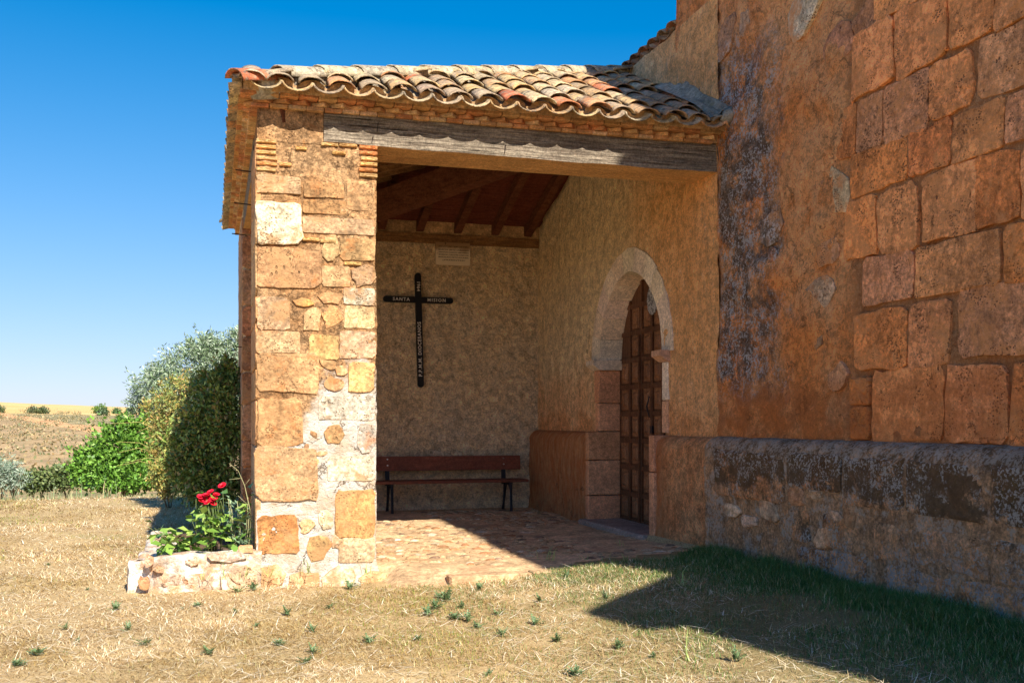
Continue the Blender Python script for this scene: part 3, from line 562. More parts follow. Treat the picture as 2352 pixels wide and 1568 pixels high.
# back wall of the porch
bw = part('porch_back_wall', sheet('porch_back_wall', lambda a, b: (a, YB-.018*fbm(a, b, 0, 3.2, 4, 51)-.012*fbm(a, b, 2, 14, 3, 53), b), .4, XR+.05, .0, 3.74, .03), MBACK)
g = Geo(); g.box((.36, YB+.04, -.2), (XR+.03, YB+.33, 4.06)); part('back_wall_body', g.mesh('back_wall_body'), MCMORT)
part('upper_back_wall', sheet('upper_back_wall', lambda a, b: (a, YB-.03-.008*fbm(a, b, 0, 3, 3, 55), b), .4, XR+.03, 3.79, 4.13, .05), MCMORT)
g = Geo(); g.box((.4, YB-.055, 3.745), (XR, YB+.02, 3.80), j=.002); part('wall_plate', g.mesh('wall_plate'), MPLATE)
g = Geo(); g.box((.4, YB-.03, 3.68), (XR, YB+.02, 3.744), j=.002); part('wall_plate', g.mesh('wall_plate'), MPLATE)
# rafters and boards under the roof
def beam(p, q, w_, h, name, mat, up=Vector((0, 0, 1))):
    p, q = Vector(p), Vector(q); d = (q-p); L = d.length; d.normalize(); s = d.cross(up).normalized(); u = s.cross(d); g = Geo(); M = Matrix(((d.x, s.x, u.x, p.x), (d.y, s.y, u.y, p.y), (d.z, s.z, u.z, p.z), (0, 0, 0, 1)))
    g.box((0, -w_/2, -h), (L, w_/2, 0), M, .004); return part(name, g.mesh(name), mat)
RU = -.06
def hipx(y): return XA-(XA-EX)*((AY-y)/(AY-EY) if y < AY else (y-AY)/(EYB-AY))      # x of the hips at y
def hipf(x): return EY+(AY-EY)*(x-EX)/(XA-EX)
def hipb(x): return EYB-(EYB-AY)*(x-EX)/(XA-EX)
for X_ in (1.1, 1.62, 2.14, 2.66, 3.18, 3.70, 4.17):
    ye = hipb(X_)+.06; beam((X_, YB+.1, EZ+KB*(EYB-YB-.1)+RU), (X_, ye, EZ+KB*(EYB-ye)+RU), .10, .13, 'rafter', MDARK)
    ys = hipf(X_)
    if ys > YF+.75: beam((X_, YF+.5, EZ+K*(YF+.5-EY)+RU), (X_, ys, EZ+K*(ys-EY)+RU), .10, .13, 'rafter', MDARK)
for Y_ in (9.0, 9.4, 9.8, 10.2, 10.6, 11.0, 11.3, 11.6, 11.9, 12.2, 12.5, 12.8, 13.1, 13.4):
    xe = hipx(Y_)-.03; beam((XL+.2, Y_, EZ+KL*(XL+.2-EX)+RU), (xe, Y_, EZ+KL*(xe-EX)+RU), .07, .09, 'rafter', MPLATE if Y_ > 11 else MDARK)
zb_ = lambda x: 3.756+.296*(x-1.91)+.31
yb_ = lambda x: 12.56-(x-1.91)*.82
beam((.45, yb_(.45), zb_(.45)), (4.36, yb_(4.36), zb_(4.36)), .20, .31, 'hip_rafter', MDARK)
beam((.45, hipf(.6), EZ+.02), (4.34, hipf(4.3), ZA-.16), .16, .22, 'hip_rafter', MDARK)
# boards: undersides of the four-plane roof
def slab(poly, th, name, mat):
    n = len(poly); V = [tuple(p) for p in poly]+[(p[0], p[1], p[2]-th) for p in poly]; bm = bmesh.new(); vs = [bm.verts.new(v) for v in V]
    bm.faces.new(vs[:n]); bm.faces.new(vs[n:][::-1]); [bm.faces.new((vs[k], vs[n+k], vs[n+(k+1) % n], vs[(k+1) % n])) for k in range(n)]
    bmesh.ops.recalc_face_normals(bm, faces=bm.faces); me = bpy.data.meshes.new(name); bm.to_mesh(me); bm.free(); return part(name, me, mat)
fr = [(EX+.15, EY+.13, EZ+.03), (XR, EY+.13, EZ+.03), (XA+.2, EY+1.1, EZ+K*1.05), (XA+.2, AY, ZA-.03), (XA, AY, ZA-.03)]
lf = [(EX+.15, EY+.13, EZ+.03), (XA, AY, ZA-.03), (EX+.15, EYB-.15, EZ+.03)]; bk = [(EX+.15, EYB-.15, EZ+.03), (XA, AY, ZA-.03), (XA+.2, AY, ZA-.03), (XA+.2, EYB-.15, EZ+.03)]
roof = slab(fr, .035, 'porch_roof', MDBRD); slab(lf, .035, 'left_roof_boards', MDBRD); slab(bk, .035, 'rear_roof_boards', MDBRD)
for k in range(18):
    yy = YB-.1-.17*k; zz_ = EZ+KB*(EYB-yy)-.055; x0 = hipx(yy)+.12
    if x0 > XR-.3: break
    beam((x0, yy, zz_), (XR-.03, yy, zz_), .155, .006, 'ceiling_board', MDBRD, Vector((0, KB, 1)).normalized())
# pillars
def pillar(name, x0, y0, w_, d_, z0, z1, mat, flare=.0):
    per = 2*(w_+d_)
    def f(a, b):
        a = np.mod(a, per); x = np.where(a < w_, a, np.where(a < w_+d_, w_, np.where(a < 2*w_+d_, 2*w_+d_-a, 0))); y = np.where(a < w_, 0, np.where(a < w_+d_, a-w_, np.where(a < 2*w_+d_, d_, per-a)))
        nx = (x-w_/2)/(w_/2); ny = (y-d_/2)/(d_/2); sx = np.sign(nx)*(np.abs(nx) > .98); sy = np.sign(ny)*(np.abs(ny) > .98)
        dd = .007*fbm(x+x0, y+y0, b, 3, 5, 61)+.006*fbm(x+x0, y+y0, b, 13, 4, 63)+flare*ss(.16, -.02, b+.05*fbm(x+x0, y+y0, 0, 4, 2, 66))
        return x+x0+sx*dd, y+y0+sy*dd, b
    return part(name, sheet(name, f, 0, per, z0, z1, .0125 if name == 'pillar' else .04), mat)
pil = pillar('pillar', XL, YF, PW, PW, -.12, ZB0, MPMORT, .035)
g = Geo(); pil2 = None
part('pillar_head', sheet('pillar_head', lambda a, b: (a, YF-.006-.007*fbm(a, b, 0, 5, 4, 71)-.02*0, b), XL, .845, ZB0-.01, 3.76, .02), MPMORT)
g = Geo(); g.box((XL+.01, YF+.02, ZB0), (.845, YF+PW, 3.86)); part('pillar_head_body', g.mesh('pillar_head_body'), MPMORT)
A = lambda c: (520.6+c[0]*.3906, 245+c[1]*.3906); B = lambda c: (520.6+c[0]*.3712, 796.2+c[1]*.3712)
PF = lambda a, b, o: (a, YF-.006-o, b)
och, sand, pale, orn, gry = (.46, .26, .125), (.48, .30, .165), (.64, .52, .37), (.44, .195, .07), (.52, .44, .35)
SA = [(188, 402, 440, 520, sand), (183, 553, 443, 812, pale), (447, 642, 872, 758, sand), (705, 436, 872, 620, och), (180, 828, 552, 1068, och), (668, 770, 872, 910, (.48, .29, .13)), (735, 932, 870, 1060, sand), (686, 1064, 872, 1168, (.62, .52, .38)), (690, 1175, 874, 1308, (.68, .50, .26)),
      (180, 1112, 372, 1308, sand), (184, 1316, 432, 1450, sand), (662, 1322, 874, 1476, (.46, .31, .19)), (488, 1340, 655, 1482, (.58, .36, .15)), (455, 440, 690, 540, (.44, .24, .11)), (450, 545, 700, 636, (.43, .23, .10)), (560, 772, 660, 905, (.62, .42, .2)), (560, 930, 728, 1060, (.58, .38, .18)), (385, 1125, 520, 1180, (.6, .31, .1)), (540, 1080, 680, 1160, och), (440, 1180, 560, 1320, (.55, .36, .18)), (565, 1175, 680, 1300, (.56, .3, .12))]
SB = [(186, 36, 572, 280, och), (752, 96, 914, 276, (.58, .35, .14)), (578, 78, 682, 138, och), (600, 188, 722, 272, och), (672, 110, 745, 180, (.55, .36, .18)), (190, 312, 468, 612, (.46, .26, .12)), (560, 300, 915, 450, gry), (805, 470, 917, 640, gry), (602, 470, 728, 604, (.52, .31, .14)),
      (188, 625, 560, 950, (.47, .29, .155)), (630, 672, 912, 826, (.56, .46, .33)), (672, 892, 918, 1172, (.46, .25, .10)), (188, 1040, 440, 1268, (.43, .20, .07)), (485, 1165, 640, 1318, (.42, .27, .11)), (692, 1182, 912, 1330, (.52, .38, .22)), (450, 1062, 540, 1150, (.6, .40, .22)), (520, 520, 560, 560, och), (480, 600, 510, 635, (.45, .25, .13)), (550, 645, 620, 676, (.6, .44, .25)), (500, 680, 575, 725, (.58, .44, .2)), (560, 1010, 665, 1120, (.72, .58, .38)), (648, 1150, 700, 1240, (.68, .52, .34))]
for lst, T in ((SA, A), (SB, B)):
    for (a, b, c_, d, col) in lst:
        x0, z1 = onY(*T((a, b)), YF); x1, z0 = onY(*T((c_, d)), YF); sk += 1; x0 = max(x0, XL+.002) if a > 200 else XL-.006; x1 = min(x1, XL+PW+.008)
        sm = (x1-x0) < .2; piece('stone', rrect(x0, z0, x1, z1, 16, .12 if not sm else .3, .065 if not sm else .14, sk), PF, random.uniform(.000, .009) if col is not pale else .017, MSTONE, pil, pick([col], .05), .03, sk, .008)
bc = [(.62, .34, .12), (.58, .25, .09), (.66, .42, .18), (.64, .39, .15)]
for k in range(6):
    x0, z1 = onY(*A((194, 192+33*k)), YF); x1, z0 = onY(*A((random.uniform(285, 306), 192+33*k+27)), YF); sk += 1; piece('brick', rrect(XL-.006, z0, x1, z1, 10, .05, .04, sk), PF, .016, MBRICK, pil, pick(bc), .02, sk, .008)
for k in range(6):
    x0, z1 = onY(*A((random.uniform(770, 790), 228+33*k)), YF); x1, z0 = onY(*A((875, 228+33*k+26)), YF); sk += 1; piece('brick', rrect(x0, z0, XL+PW+.006, z1, 10, .05, .04, sk), PF, .016, MBRICK, pil, pick(bc), .02, sk, .008)
for a, c_, y_ in ((555, 655, 213), (662, 766, 218), (405, 470, 235), (310, 380, 330), (620, 700, 262), (446, 545, 768), (550, 640, 780), (690, 790, 912)):
    x0, z1 = onY(*A((a, y_)), YF); x1, z0 = onY(*A((c_, y_+24)), YF); sk += 1; piece('brick', rrect(x0, z0, x1, z1, 10, .05, .06, sk), PF, .016, MBRICK, pil, pick(bc), .02, sk, .008)
PLf = lambda a, b, o: (XL-.002-o, a, b)
zc = -.05
while zc < 3.45:
    h_ = random.uniform(.2, .42); sk += 1; piece('stone', rrect(YF-.0, zc, YF+PW, min(3.5, zc+h_-.015), 14, .1, .03, sk), PLf, .012, MSTONE, pil, pick([(.56, .30, .13), (.52, .33, .19), (.6, .37, .18)], .08), .03, sk); zc += h_
# footing
for k, (a, b, c_, d, z_) in enumerate(((XL-.10, XL+.20, .0, .15, 0), (XL+.22, XL+.5, .0, .10, 0), (XL+.52, XL+.78, .0, .12, 0), (XL+.80, XL+1.04, .0, .09, 0))):
    sk += 1; piece('stone', rrect(a, -.06, b, d, 12, .25, .1, sk), lambda p, q, o: (p, YF-.03-o, q), .016, MSTONE, pil, pick([(.6, .38, .2), (.66, .5, .32)]), .05, sk, .02)
rp = pillar('rear_pillar', XL, 12.25, .55, 1.75, -.1, 3.86, MSIDE)
zc = .08
for h_ in (.36, .33, .30, .42, .38, .40, .36, .42, .40, .2):
    sk += 1; piece('stone', rrect(XL-.012, zc, XL+.5, zc+h_-.012, 14, .06, .02, sk), lambda a, b, o: (a, 12.245-o, b), .02, MSTONE, rp, pick([(.46, .22, .11), (.5, .27, .15), (.44, .19, .09)], .1), .03, sk)
    sk += 1; piece('stone', rrect(12.24, zc, 14.0, zc+h_-.012, 14, .05, .02, sk), PLf, .012, MSTONE, rp, pick([(.56, .30, .15), (.52, .30, .18)], .1), .03, sk); zc += h_
# lintel beam, hand hewn
def hewn(name, x0, x1, y0, y1, z0, z1, mat, mat2, axis='x', st=.03, sag=.0):
    w_, h = y1-y0, z1-z0; per = 2*(w_+h)
    def f(a, b):
        b = np.mod(b, per); y = np.where(b < h, 0, np.where(b < h+w_, b-h, np.where(b < 2*h+w_, w_, per-b))); z = np.where(b < h, b, np.where(b < h+w_, h, np.where(b < 2*h+w_, 2*h+w_-b, 0)))
        front = (b < h)*1.
        wav = .012*fbm(a, z*0, y*0, 1.3, 3, 81); cr = np.exp(-((z-h*.60-.35*wav-.012*fbm(a, 0, 0, 5, 3, 83))/.006)**2)*.020*ss(-.15, .25, fbm(a, 0, 0, 1.5, 2, 84))+np.exp(-((z-h*.80-.3*wav)/.005)**2)*.012*ss(.0, .3, fbm(a, 0, 0, 2, 2, 86))
        gr = .004*fbm(a*1.2, z*18, y*18, 1.5, 3, 88)
        yo = y+y0+front*(cr-gr)-front*.006; zo = z+z0+.010*fbm(a, y, 0, 1.2, 3, 90)*np.where(z < .02, 1, .3)
        return (a, yo, zo) if axis == 'x' else (yo, a, zo)
    me = sheet(name, f, x0, x1, 0, per, .02); o = part(name, me, mat); me.materials.append(mat2)
    nrm = np.empty(len(me.polygons)*3, np.float32); me.polygons.foreach_get('normal', nrm); nz = nrm.reshape(-1, 3)[:, 2]; cz = np.empty(len(me.polygons)*3, np.float32); me.polygons.foreach_get('center', cz); cz = cz.reshape(-1, 3)[:, 2]
    me.polygons.foreach_set('material_index', ((cz < z0+.02) & (np.abs(nz) > .6)).astype(np.int32)); return o
lb = hewn('lintel_beam', .847, XR+.06, YF-.012, YF+.27, ZB0, ZB1+.02, MWOOD, MWUND)
g = Geo(); g.box((.86, YF+.275, ZB0+.01), (XR, YF+.50, ZB1)); part('inner_lintel_beam', g.mesh('inner_lintel_beam'), MWUND)
g = Geo(); g.box((.845, YF+.0, ZB0+.002), (.8465, YF+.26, ZB1)); 
for (cx, cy, l_) in ((1320, 605, .13), (1280, 715, .08), (2340, 780, .12)):
    x, z = onY((800+cx*.4677)/1.6327, (180+cy*.4677)/1.6327, YF); g = Geo(); g.tube([(x, YF+.01, z), (x-.004, YF-.035, z-.005), (x-.012, YF-.03, z-l_*.6)], .004, 5); part('nail', g.mesh('nail'), MRUST, par=lb)
x, z = onY(1635, 365, YF); g = Geo(); g.tube([(x, YF, z+.01), (x, YF-.02, z-.03)], .004, 5); part('nail', g.mesh('nail'), MRUST, par=lb)
sb = hewn('side_beam', YF+PW-.05, 12.3, XL+.01, XL+.26, ZB0, ZB1+.08, MWOOD, MWUND, 'y')
for (u, v) in ((545, 800), (566, 395), (560, 470), (552, 540)):
    Y_, z = (12.3, EYE-(v-HV)*12.1/F) if v > 700 else (onX(u+12, v, XL)[0], 0); z = z or onX(u+12, v, XL)[1]
    g = Geo(); g.tube([(XL+.02, Y_, z), (XL-.14, Y_, z+.01)], .006, 5); part('iron_spike', g.mesh('iron_spike'), MRUST)
# ------------------------------------------------ cornice: three courses of thin bricks
cor = Geo()
cor.box((XL-.03, YF-.03, ZB1+.022), (XR+.03, YF+.35, 3.90)); cor.box((XL-.03, YF+.352, ZB1+.022), (XL+.35, EYB-.25, 3.90)); cor.box((XL-.10, YF-.11, 3.835), (XR+.03, YF-.032, 3.87)); cor.box((XL-.11, YF-.03, 3.835), (XL-.032, EYB-.1, 3.87))
cornice = part('cornice', cor.mesh('cornice'), MCMORT)
bm_ = {}
def brick_mesh(w_, d_, h):
    k = (w_, d_, h)
    if k not in bm_:
        g = Geo(); g.box((-w_/2, -d_/2, 0), (w_/2, d_/2, h)); me = g.mesh('brick'); bm = bmesh.new(); bm.from_mesh(me); bmesh.ops.recalc_face_normals(bm, faces=bm.faces); bmesh.ops.bevel(bm, geom=bm.edges[:], offset=.0035, segments=1, affect='EDGES'); bm.to_mesh(me); bm.free(); me.materials.append(MBRICK); bm_[k] = me
    return bm_[k]
cbr = [(.56, .29, .12), (.60, .35, .16), (.50, .21, .09), (.62, .40, .21), (.54, .26, .11)]
def cbrick(x, y, z, rz, w_, d_, h): 
    o = link('brick', brick_mesh(w_, d_, h), None, cornice, pick(cbr, .14)); o.matrix_parent_inverse = Matrix.Translation((-4.3, -8.3, 0)) @ Matrix.Translation((4.3, 8.3, 0)); o.location = (x, y, z+random.uniform(-.002, .002)); o.rotation_euler = (random.uniform(-.012, .012), random.uniform(-.012, .012), rz+random.uniform(-.03, .03))
zA, zB, zC = 3.752, 3.784, 3.820
for row_, (z, out, st) in enumerate(((zA, .05, .142), (zC, .135, .150))):
    n = int((XR-XL+out)/st)
    for k in range(n+1):
        if XL-out+st*(k+.5) < XR-.03: cbrick(XL-out+st*(k+.5), YF-out+.07+random.uniform(-.006, .006), z, 0, st-.008, .15, .030)
    n = int((EYB-YF)/st)
    for k in range(n): cbrick(XL-out+.07, YF-out+.16+st*(k+.5), z, math.pi/2, st-.008, .15, .030)
st = .148
for k in range(int((XR-XL)/st)): cbrick(XL-.02+st*(k+.5), YF-.022+random.uniform(-.004, .004), zB, math.pi/4+.15, .11, .12, .032)
for k in range(int((EYB-YF-.2)/st)): cbrick(XL-.022, YF+.02+st*(k+.5), zB, math.pi/4+.15, .11, .12, .032)
# mortar bed under the tile mouths
# ------------------------------------------------ roof tiles
TL = .46
def tile_mesh(r0, r1, L, cup=False, seg=8, th=.013, f=.64):
    V = []; s = -1 if cup else 1
    for q, (x_, r_) in enumerate(((0, r0), (L*.5, (r0+r1)/2), (L, r1))):
        for rr, in ((r_,), (r_-th,)):
            for k in range(seg+1):
                a = math.pi*(.04+.92*k/seg); V.append((rr*math.cos(a)*1.05, x_, s*rr*math.sin(a)*f))
    n = seg+1; Fq = []
    for q in range(2):
        o0 = q*2*n; o1 = (q+1)*2*n
        for k in range(seg): Fq += [(o0+k, o0+k+1, o1+k+1, o1+k), (o0+n+k, o1+n+k, o1+n+k+1, o0+n+k+1)]
        Fq += [(o0, o1, o1+n, o0+n), (o0+seg, o0+n+seg, o1+n+seg, o1+seg)]
    for k in range(seg): Fq += [(k, n+k, n+k+1, k+1), (4*n+k, 4*n+k+1, 5*n+k+1, 5*n+k)]
    g = Geo(); g.add(V, Fq); me = g.mesh('roof_tile', True, recalc=True); me.materials.append(MTILE); return me
def rg(me, amp):
    me = me.copy(); 
    for v in me.vertices: v.co += Vector([random.uniform(-amp, amp) for _ in range(3)])
    return me
cov = [rg(tile_mesh(.104, .084, TL), .0018) for _ in range(4)]; pan = [rg(tile_mesh(.119, .10, TL, True), .0015) for _ in range(3)]; rid = [rg(tile_mesh(.125, .110, .48, f=.75), .002) for _ in range(3)]
tc = [(.54, .37, .18), (.50, .31, .15), (.56, .42, .24), (.40, .26, .15), (.56, .27, .12), (.56, .36, .17), (.44, .33, .21), (.50, .40, .27), (.36, .26, .17)]
red = [(.52, .15, .07), (.58, .20, .09)]
SP = .235; EXP = .325; ph = math.atan(K)
def M3(origin, along, up):
    y = Vector(along).normalized(); z = Vector(up); z = (z-y*z.dot(y)).normalized(); x = y.cross(z); return Matrix(((x.x, y.x, z.x, origin[0]), (x.y, y.y, z.y, origin[1]), (x.z, y.z, z.z, origin[2]), (0, 0, 0, 1)))
Minv = Matrix.Translation((0, 0, 0))
def put_tile(me, name, M, col, par=None, tilt=0.):
    o = bpy.data.objects.new(name, me); C.objects.link(o); o.parent = par or roof; o.matrix_parent_inverse = (Matrix.Translation((4.3, 8.3, 0)) @ (par or roof).matrix_parent_inverse).inverted() if False else Matrix()
    o.matrix_local = M @ Matrix.Rotation(tilt, 4, 'X') @ Matrix.Rotation(random.uniform(-.03, .03), 4, 'Z') @ Matrix.Rotation(random.uniform(-.03, .03), 4, 'Y'); o.color = (*col, 1); return o
upv = Vector((0, -K, 1)).normalized(); aly = Vector((0, 1, K)).normalized()
ncol = int((4.42-EX)/SP)
for c_ in range(ncol+1):
    xc = EX+.10+SP*c_; rise = (hipf(min(xc, XA))-EY)*math.hypot(1, K)
    if xc+.05 > XR+.1: break
    lim = rise-.06
    nr = max(1, int(math.ceil(lim/EXP)))
    for r_ in range(nr):
        s_ = r_*EXP-.02; L = s_; p = Vector((xc, EY, EZ))+aly*s_
        if s_ > lim: break
        if p.x > XR-.02 and p.y < 8.9: continue
        jx = random.uniform(-.014, .014); col = pick(red if random.random() < .07 else tc, .12)
        put_tile(random.choice(cov), 'roof_tile', M3(p+upv*(.052)+Vector((jx, random.uniform(-.03, .03), random.uniform(-.003, .006))), aly, upv), col, tilt=-.035)
        q = p+Vector((SP/2, 0, 0))
        if q.x < XR+.06: put_tile(random.choice(pan), 'channel_tile', M3(q+upv*.066+Vector((0, -.03 if r_ == 0 else 0, 0)), aly, upv), pick(tc, .12), tilt=-.03)
q = Vector((EX-.02+.0, EY-.02, EZ))
# left slope: mouths are single tiles, the field behind them one mesh
upl = Vector((-KL, 0, 1)).normalized(); alx = Vector((1, 0, KL)).normalized(); G = Geo()
def bake(G, me, M):
    V = np.array([M @ v.co for v in me.vertices]); G.add(V, [tuple(p.vertices) for p in me.polygons])
for c_ in range(int((EYB-EY)/SP)+1):
    yc = EY+.10+SP*c_; mx = (hipx(min(yc, EYB))-EX)*math.hypot(1, KL)-.06
    for r_ in range(max(1, int(math.ceil(mx/EXP)))):
        p = Vector((EX, yc, EZ))+alx*(r_*EXP-.02); q = p+Vector((0, SP/2, 0)); Ma = M3(p+upl*.052, alx, upl) @ Matrix.Rotation(-.035, 4, 'X'); Mb = M3(q+upl*.066, alx, upl) @ Matrix.Rotation(-.03, 4, 'X')
        if r_ == 0:
            j = random.uniform(-.02, .02); put_tile(random.choice(cov), 'roof_tile', M3(p+upl*.052+Vector((j, 0, 0)), alx, upl), pick(tc, .12), tilt=-.035); put_tile(random.choice(pan), 'channel_tile', M3(q+upl*.066+Vector((-.03, 0, 0)), alx, upl), pick(tc, .12), tilt=-.03)
        else: bake(G, cov[0], Ma); bake(G, pan[0], Mb)
upb = Vector((0, KB, 1)).normalized(); alb = Vector((0, -1, KB)).normalized()
for c_ in range(ncol+1):
    xc = EX+.10+SP*c_; mx = (EYB-hipb(min(xc, XA)))*math.hypot(1, KB)-.06
    for r_ in range(max(1, int(math.ceil(mx/EXP)))):
        p = Vector((xc, EYB, EZ))+alb*(r_*EXP-.02); bake(G, cov[0], M3(p+upb*.052, alb, upb) @ Matrix.Rotation(-.035, 4, 'X')); bake(G, pan[0], M3(p+Vector((SP/2, 0, 0))+upb*.066, alb, upb) @ Matrix.Rotation(-.03, 4, 'X'))
me = G.mesh('roof_tiles', True, recalc=True); o = link('roof_tiles', me, MTILE, roof, (.50, .36, .2)); o.matrix_parent_inverse = Matrix(); tag(o, kind='stuff')
# hip and ridge tiles bedded in mortar
P0, P1, PA_ = Vector((EX, EY, EZ)), Vector((EX, EYB, EZ)), Vector((XA, AY, ZA))
g = Geo()
for q0, first in ((P0, True), (P1, False)):
    hv = (PA_-q0); hl = hv.length; hv.normalize(); hu = Vector((-KL, -K if first else KB, 1)).normalized(); nh = int(hl/.385)
    for k in range(nh+1):
        p = q0+hv*(k*hl/nh+(-.01 if k == 0 else .0))+hu*(.058 if k else .035); put_tile(random.choice(rid), 'ridge_tile', M3(p, hv, hu), pick(red, .1) if (k == 0 and first) else pick([(.52, .43, .28), (.54, .42, .22), (.46, .39, .28)], .1), tilt=-.02)
    g.tube([q0+hv*.16+hu*.0, PA_+hu*.03], .115, 8)
part('ridge_mortar', g.mesh('ridge_mortar', True), MRMORT)
# wavy mortar between the tile mouths and the cornice
def bedtop(t):
    dx = np.abs(np.mod(t-.10+SP/2, SP)-SP/2); return EZ+np.where(dx < .096, .045+.058*np.sqrt(np.maximum(0, 1-(dx/.10)**2)), .05)
def bed(a, b):      # b 0..1 from cornice to under tiles
    return a, EY+.045-.010*b, 3.835+(bedtop(a-EX)-3.835)*b+.003*fbm(a, b, 0, 12, 2, 3)
part('eave_mortar', sheet('eave_mortar', lambda a, b: bed(a, b/.15), EX+.05, XR+.05, 0, .15, .0125), MCMORT)
part('eave_mortar', sheet('eave_mortar', lambda a, b: (EX+.045-.01*b/.15, a, 3.835+(bedtop(a-EY)-3.835)*b/.15), EY+.05, EYB-.02, 0, .15, .0125), MCMORT)
# cement flashing against the church
def flash(a, b):
    # a along slope from eave 0..1 ; b 0..1 from the tiles up to the wall
    y = EY-.02+a*1.95; zb = EZ+K*(np.clip(y-EY, 0, 2.45))
    xw = XR+.02+.30*ss(8.95, 9.25, y); x0 = XR-.16+.02*fbm(y, 0, 0, 3, 3, 7)-.04*ss(8.4, 9.2, y)+.2*ss(9.2, 9.6, y); x = x0+(xw-x0)*b; n = fbm(x, y, b, 5, 4, 9)
    return x, y, zb+.13+.05*ss(0, .2, a)-.05+(.11+.05*ss(8.4, 9.2, y))*b**1.3+.03*fbm(y, b, 1, 4, 4, 77)*b*(1-b)*3+.02*n*ss(0, .3, b)
part('flashing', sheet('flashing', lambda a, b: flash(a, b), 0, 1, 0, 1, .02), MCEM)
g = Geo(); g.tube([(XR-.06, EY-.02, EZ+.04), (XR-.02, EY-.03, EZ+.10), (XR+.03, EY+.0, EZ+.16)], [.05, .07, .05], 8); part('flashing_end', g.mesh('flashing_end', True), MCEM)
# ------------------------------------------------ nave wall and its eave above the porch roof
part('nave_wall', sheet('nave_wall', lambda a, b: (4.652-.008*fbm(a, b, 0, 2, 3, 4), a, b), 9.1, 12, 3.9, 5.5, .05), MNAVE)
ne = slab([(4.42, 9.19, 5.09), (4.42, 10.62, 5.09), (6.5, 10.62, 6.03), (6.5, 9.19, 6.03)], .05, 'nave_roof', MCEM)
alx2 = Vector((1, 0, .45)).normalized(); ul2 = Vector((-.45, 0, 1)).normalized()
for c_ in range(6):
    yc = 9.30+SP*c_
    for r_ in range(6):
        p = Vector((4.37, yc, 5.09))+alx2*(r_*EXP); put_tile(random.choice(cov), 'roof_tile', M3(p+ul2*.08, alx2, ul2), pick([(.30, .17, .11), (.40, .18, .1), (.28, .22, .16)], .15), ne, -.035); put_tile(random.choice(pan), 'channel_tile', M3(p+Vector((-.02, SP/2, 0))+ul2*.09, alx2, ul2), pick([(.34, .2, .12), (.42, .2, .12)], .15), ne, -.03)
g = Geo(); g.box((4.48, 9.19, 4.97), (4.66, 10.6, 5.04)); part('nave_eave', g.mesh('nave_eave'), MCEM)
# ================================================================== cross, plaque, bench
XC, ZC = 2.635, 2.91; yw = YB-.035; tl = R(1.6)
cross = empty('wall_cross', (XC, yw, ZC), 'black wooden mission cross with white painted lettering on the porch back wall', 'cross')
def capsule(L0, L1, w_, d_):
    pr = []
    for s, c0 in ((1, L1), (-1, L0)):
        for k in range(9): a = (-math.pi/2+math.pi*k/8); pr.append((c0-s*w_/2+s*math.cos(a)*w_/2, s*math.sin(a)*w_/2))
    return pr
ct, st_ = math.cos(tl), math.sin(tl)
g = Geo(); f = lambda dy: (lambda a, b: (b*ct-a*st_+0, dy, a*ct+b*st_)); g.prism(capsule(-1.17, .36, .082, .03), f(-.035), f(.02)); link('upright', g.mesh('upright', recalc=True), MBLK, cross, loc=(0, 0, 0))
g = Geo(); g.prism(capsule(-.475, .475, .082, .03), lambda a, b: (a, -.028, b), lambda a, b: (a, .018, b)); link('crossbar', g.mesh('crossbar', recalc=True), MBLK, cross, loc=(0, 0, 0))
def tw(s, size, fx, par=cross, mat=MWHT, sp=1.25, bold=.0012): 
    o = text(s, size, mat, fx, 'lettering', par, sp, bold, .001); o.matrix_parent_inverse = Matrix(); return o
tw('SANTA', .060, lambda a, b, c: Vector((a-.235, -.031-c, b)), sp=1.3); tw('MISION', .060, lambda a, b, c: Vector((a+.245, -.031-c, b)), sp=1.35)
tw('P.P.M.M. DIOCESANOS', .064, lambda a, b, c: Vector((-b+.010*0+(-(a-.62)*0)+(-a+.0)*0+(-( -.62+a))*st_, -.038-c, a-.66)), sp=1.16)
tw('1964', .062, lambda a, b, c: Vector((b-.005, -.038-c, -a+.18)), sp=1.1)
px0, pz1 = onY(1000, 556, YB-.03); px1, pz0 = onY(1079, 611, YB-.03)
plq = empty('plaque', ((px0+px1)/2, YB-.04, (pz0+pz1)/2), 'pale stained stone plaque with black lettering below the porch rafters', 'plaque')
W_, H_ = px1-px0, pz1-pz0; g = Geo(); g.box((-W_/2, -.012, -H_/2), (W_/2, .03, H_/2)); o = link('slab', g.mesh('slab'), MPLQ, plq, loc=(0, 0, 0))
lines = [('JOSE ANTONIO PRIMO DE RIVERA', .58, .09, 1.36), ('MARCOS ORTIZ CAMARERO', .44, .068, 1.30), ('SEBASTIAN CARAZO HERNANDO', .33, .068, 1.30), ('SEVERIANO CORDOVES CORDOVES.', .22, .068, 1.36), ('MARCELINO ORTIZ AGUILERA.', .11, .068, 1.30), ('¡¡PRESENTES!!', -.02, .075, 1.0)]
for s, fz, hh, ww in lines:
    cu_w = W_*.88 if 'PRES' not in s else W_*.66; o = tw(s, .04, lambda a, b, c: Vector((a, -c, b)), plq, MLET, 1., .0006); me = o.data
    xs_ = [v.co.x for v in me.vertices]; zs_ = [v.co.z for v in me.vertices]; sx = cu_w/(max(xs_)-min(xs_)); sz = hh*.85*H_/(max(zs_)-min(zs_)); cx = (max(xs_)+min(xs_))/2; cz = (max(zs_)+min(zs_))/2; zz_ = (fz-.27)*H_*1.0
    for v in me.vertices: v.co = Vector(((v.co.x-cx)*sx+.01, -.0135+min(0, v.co.y)*.3, (v.co.z-cz)*sz+zz_))
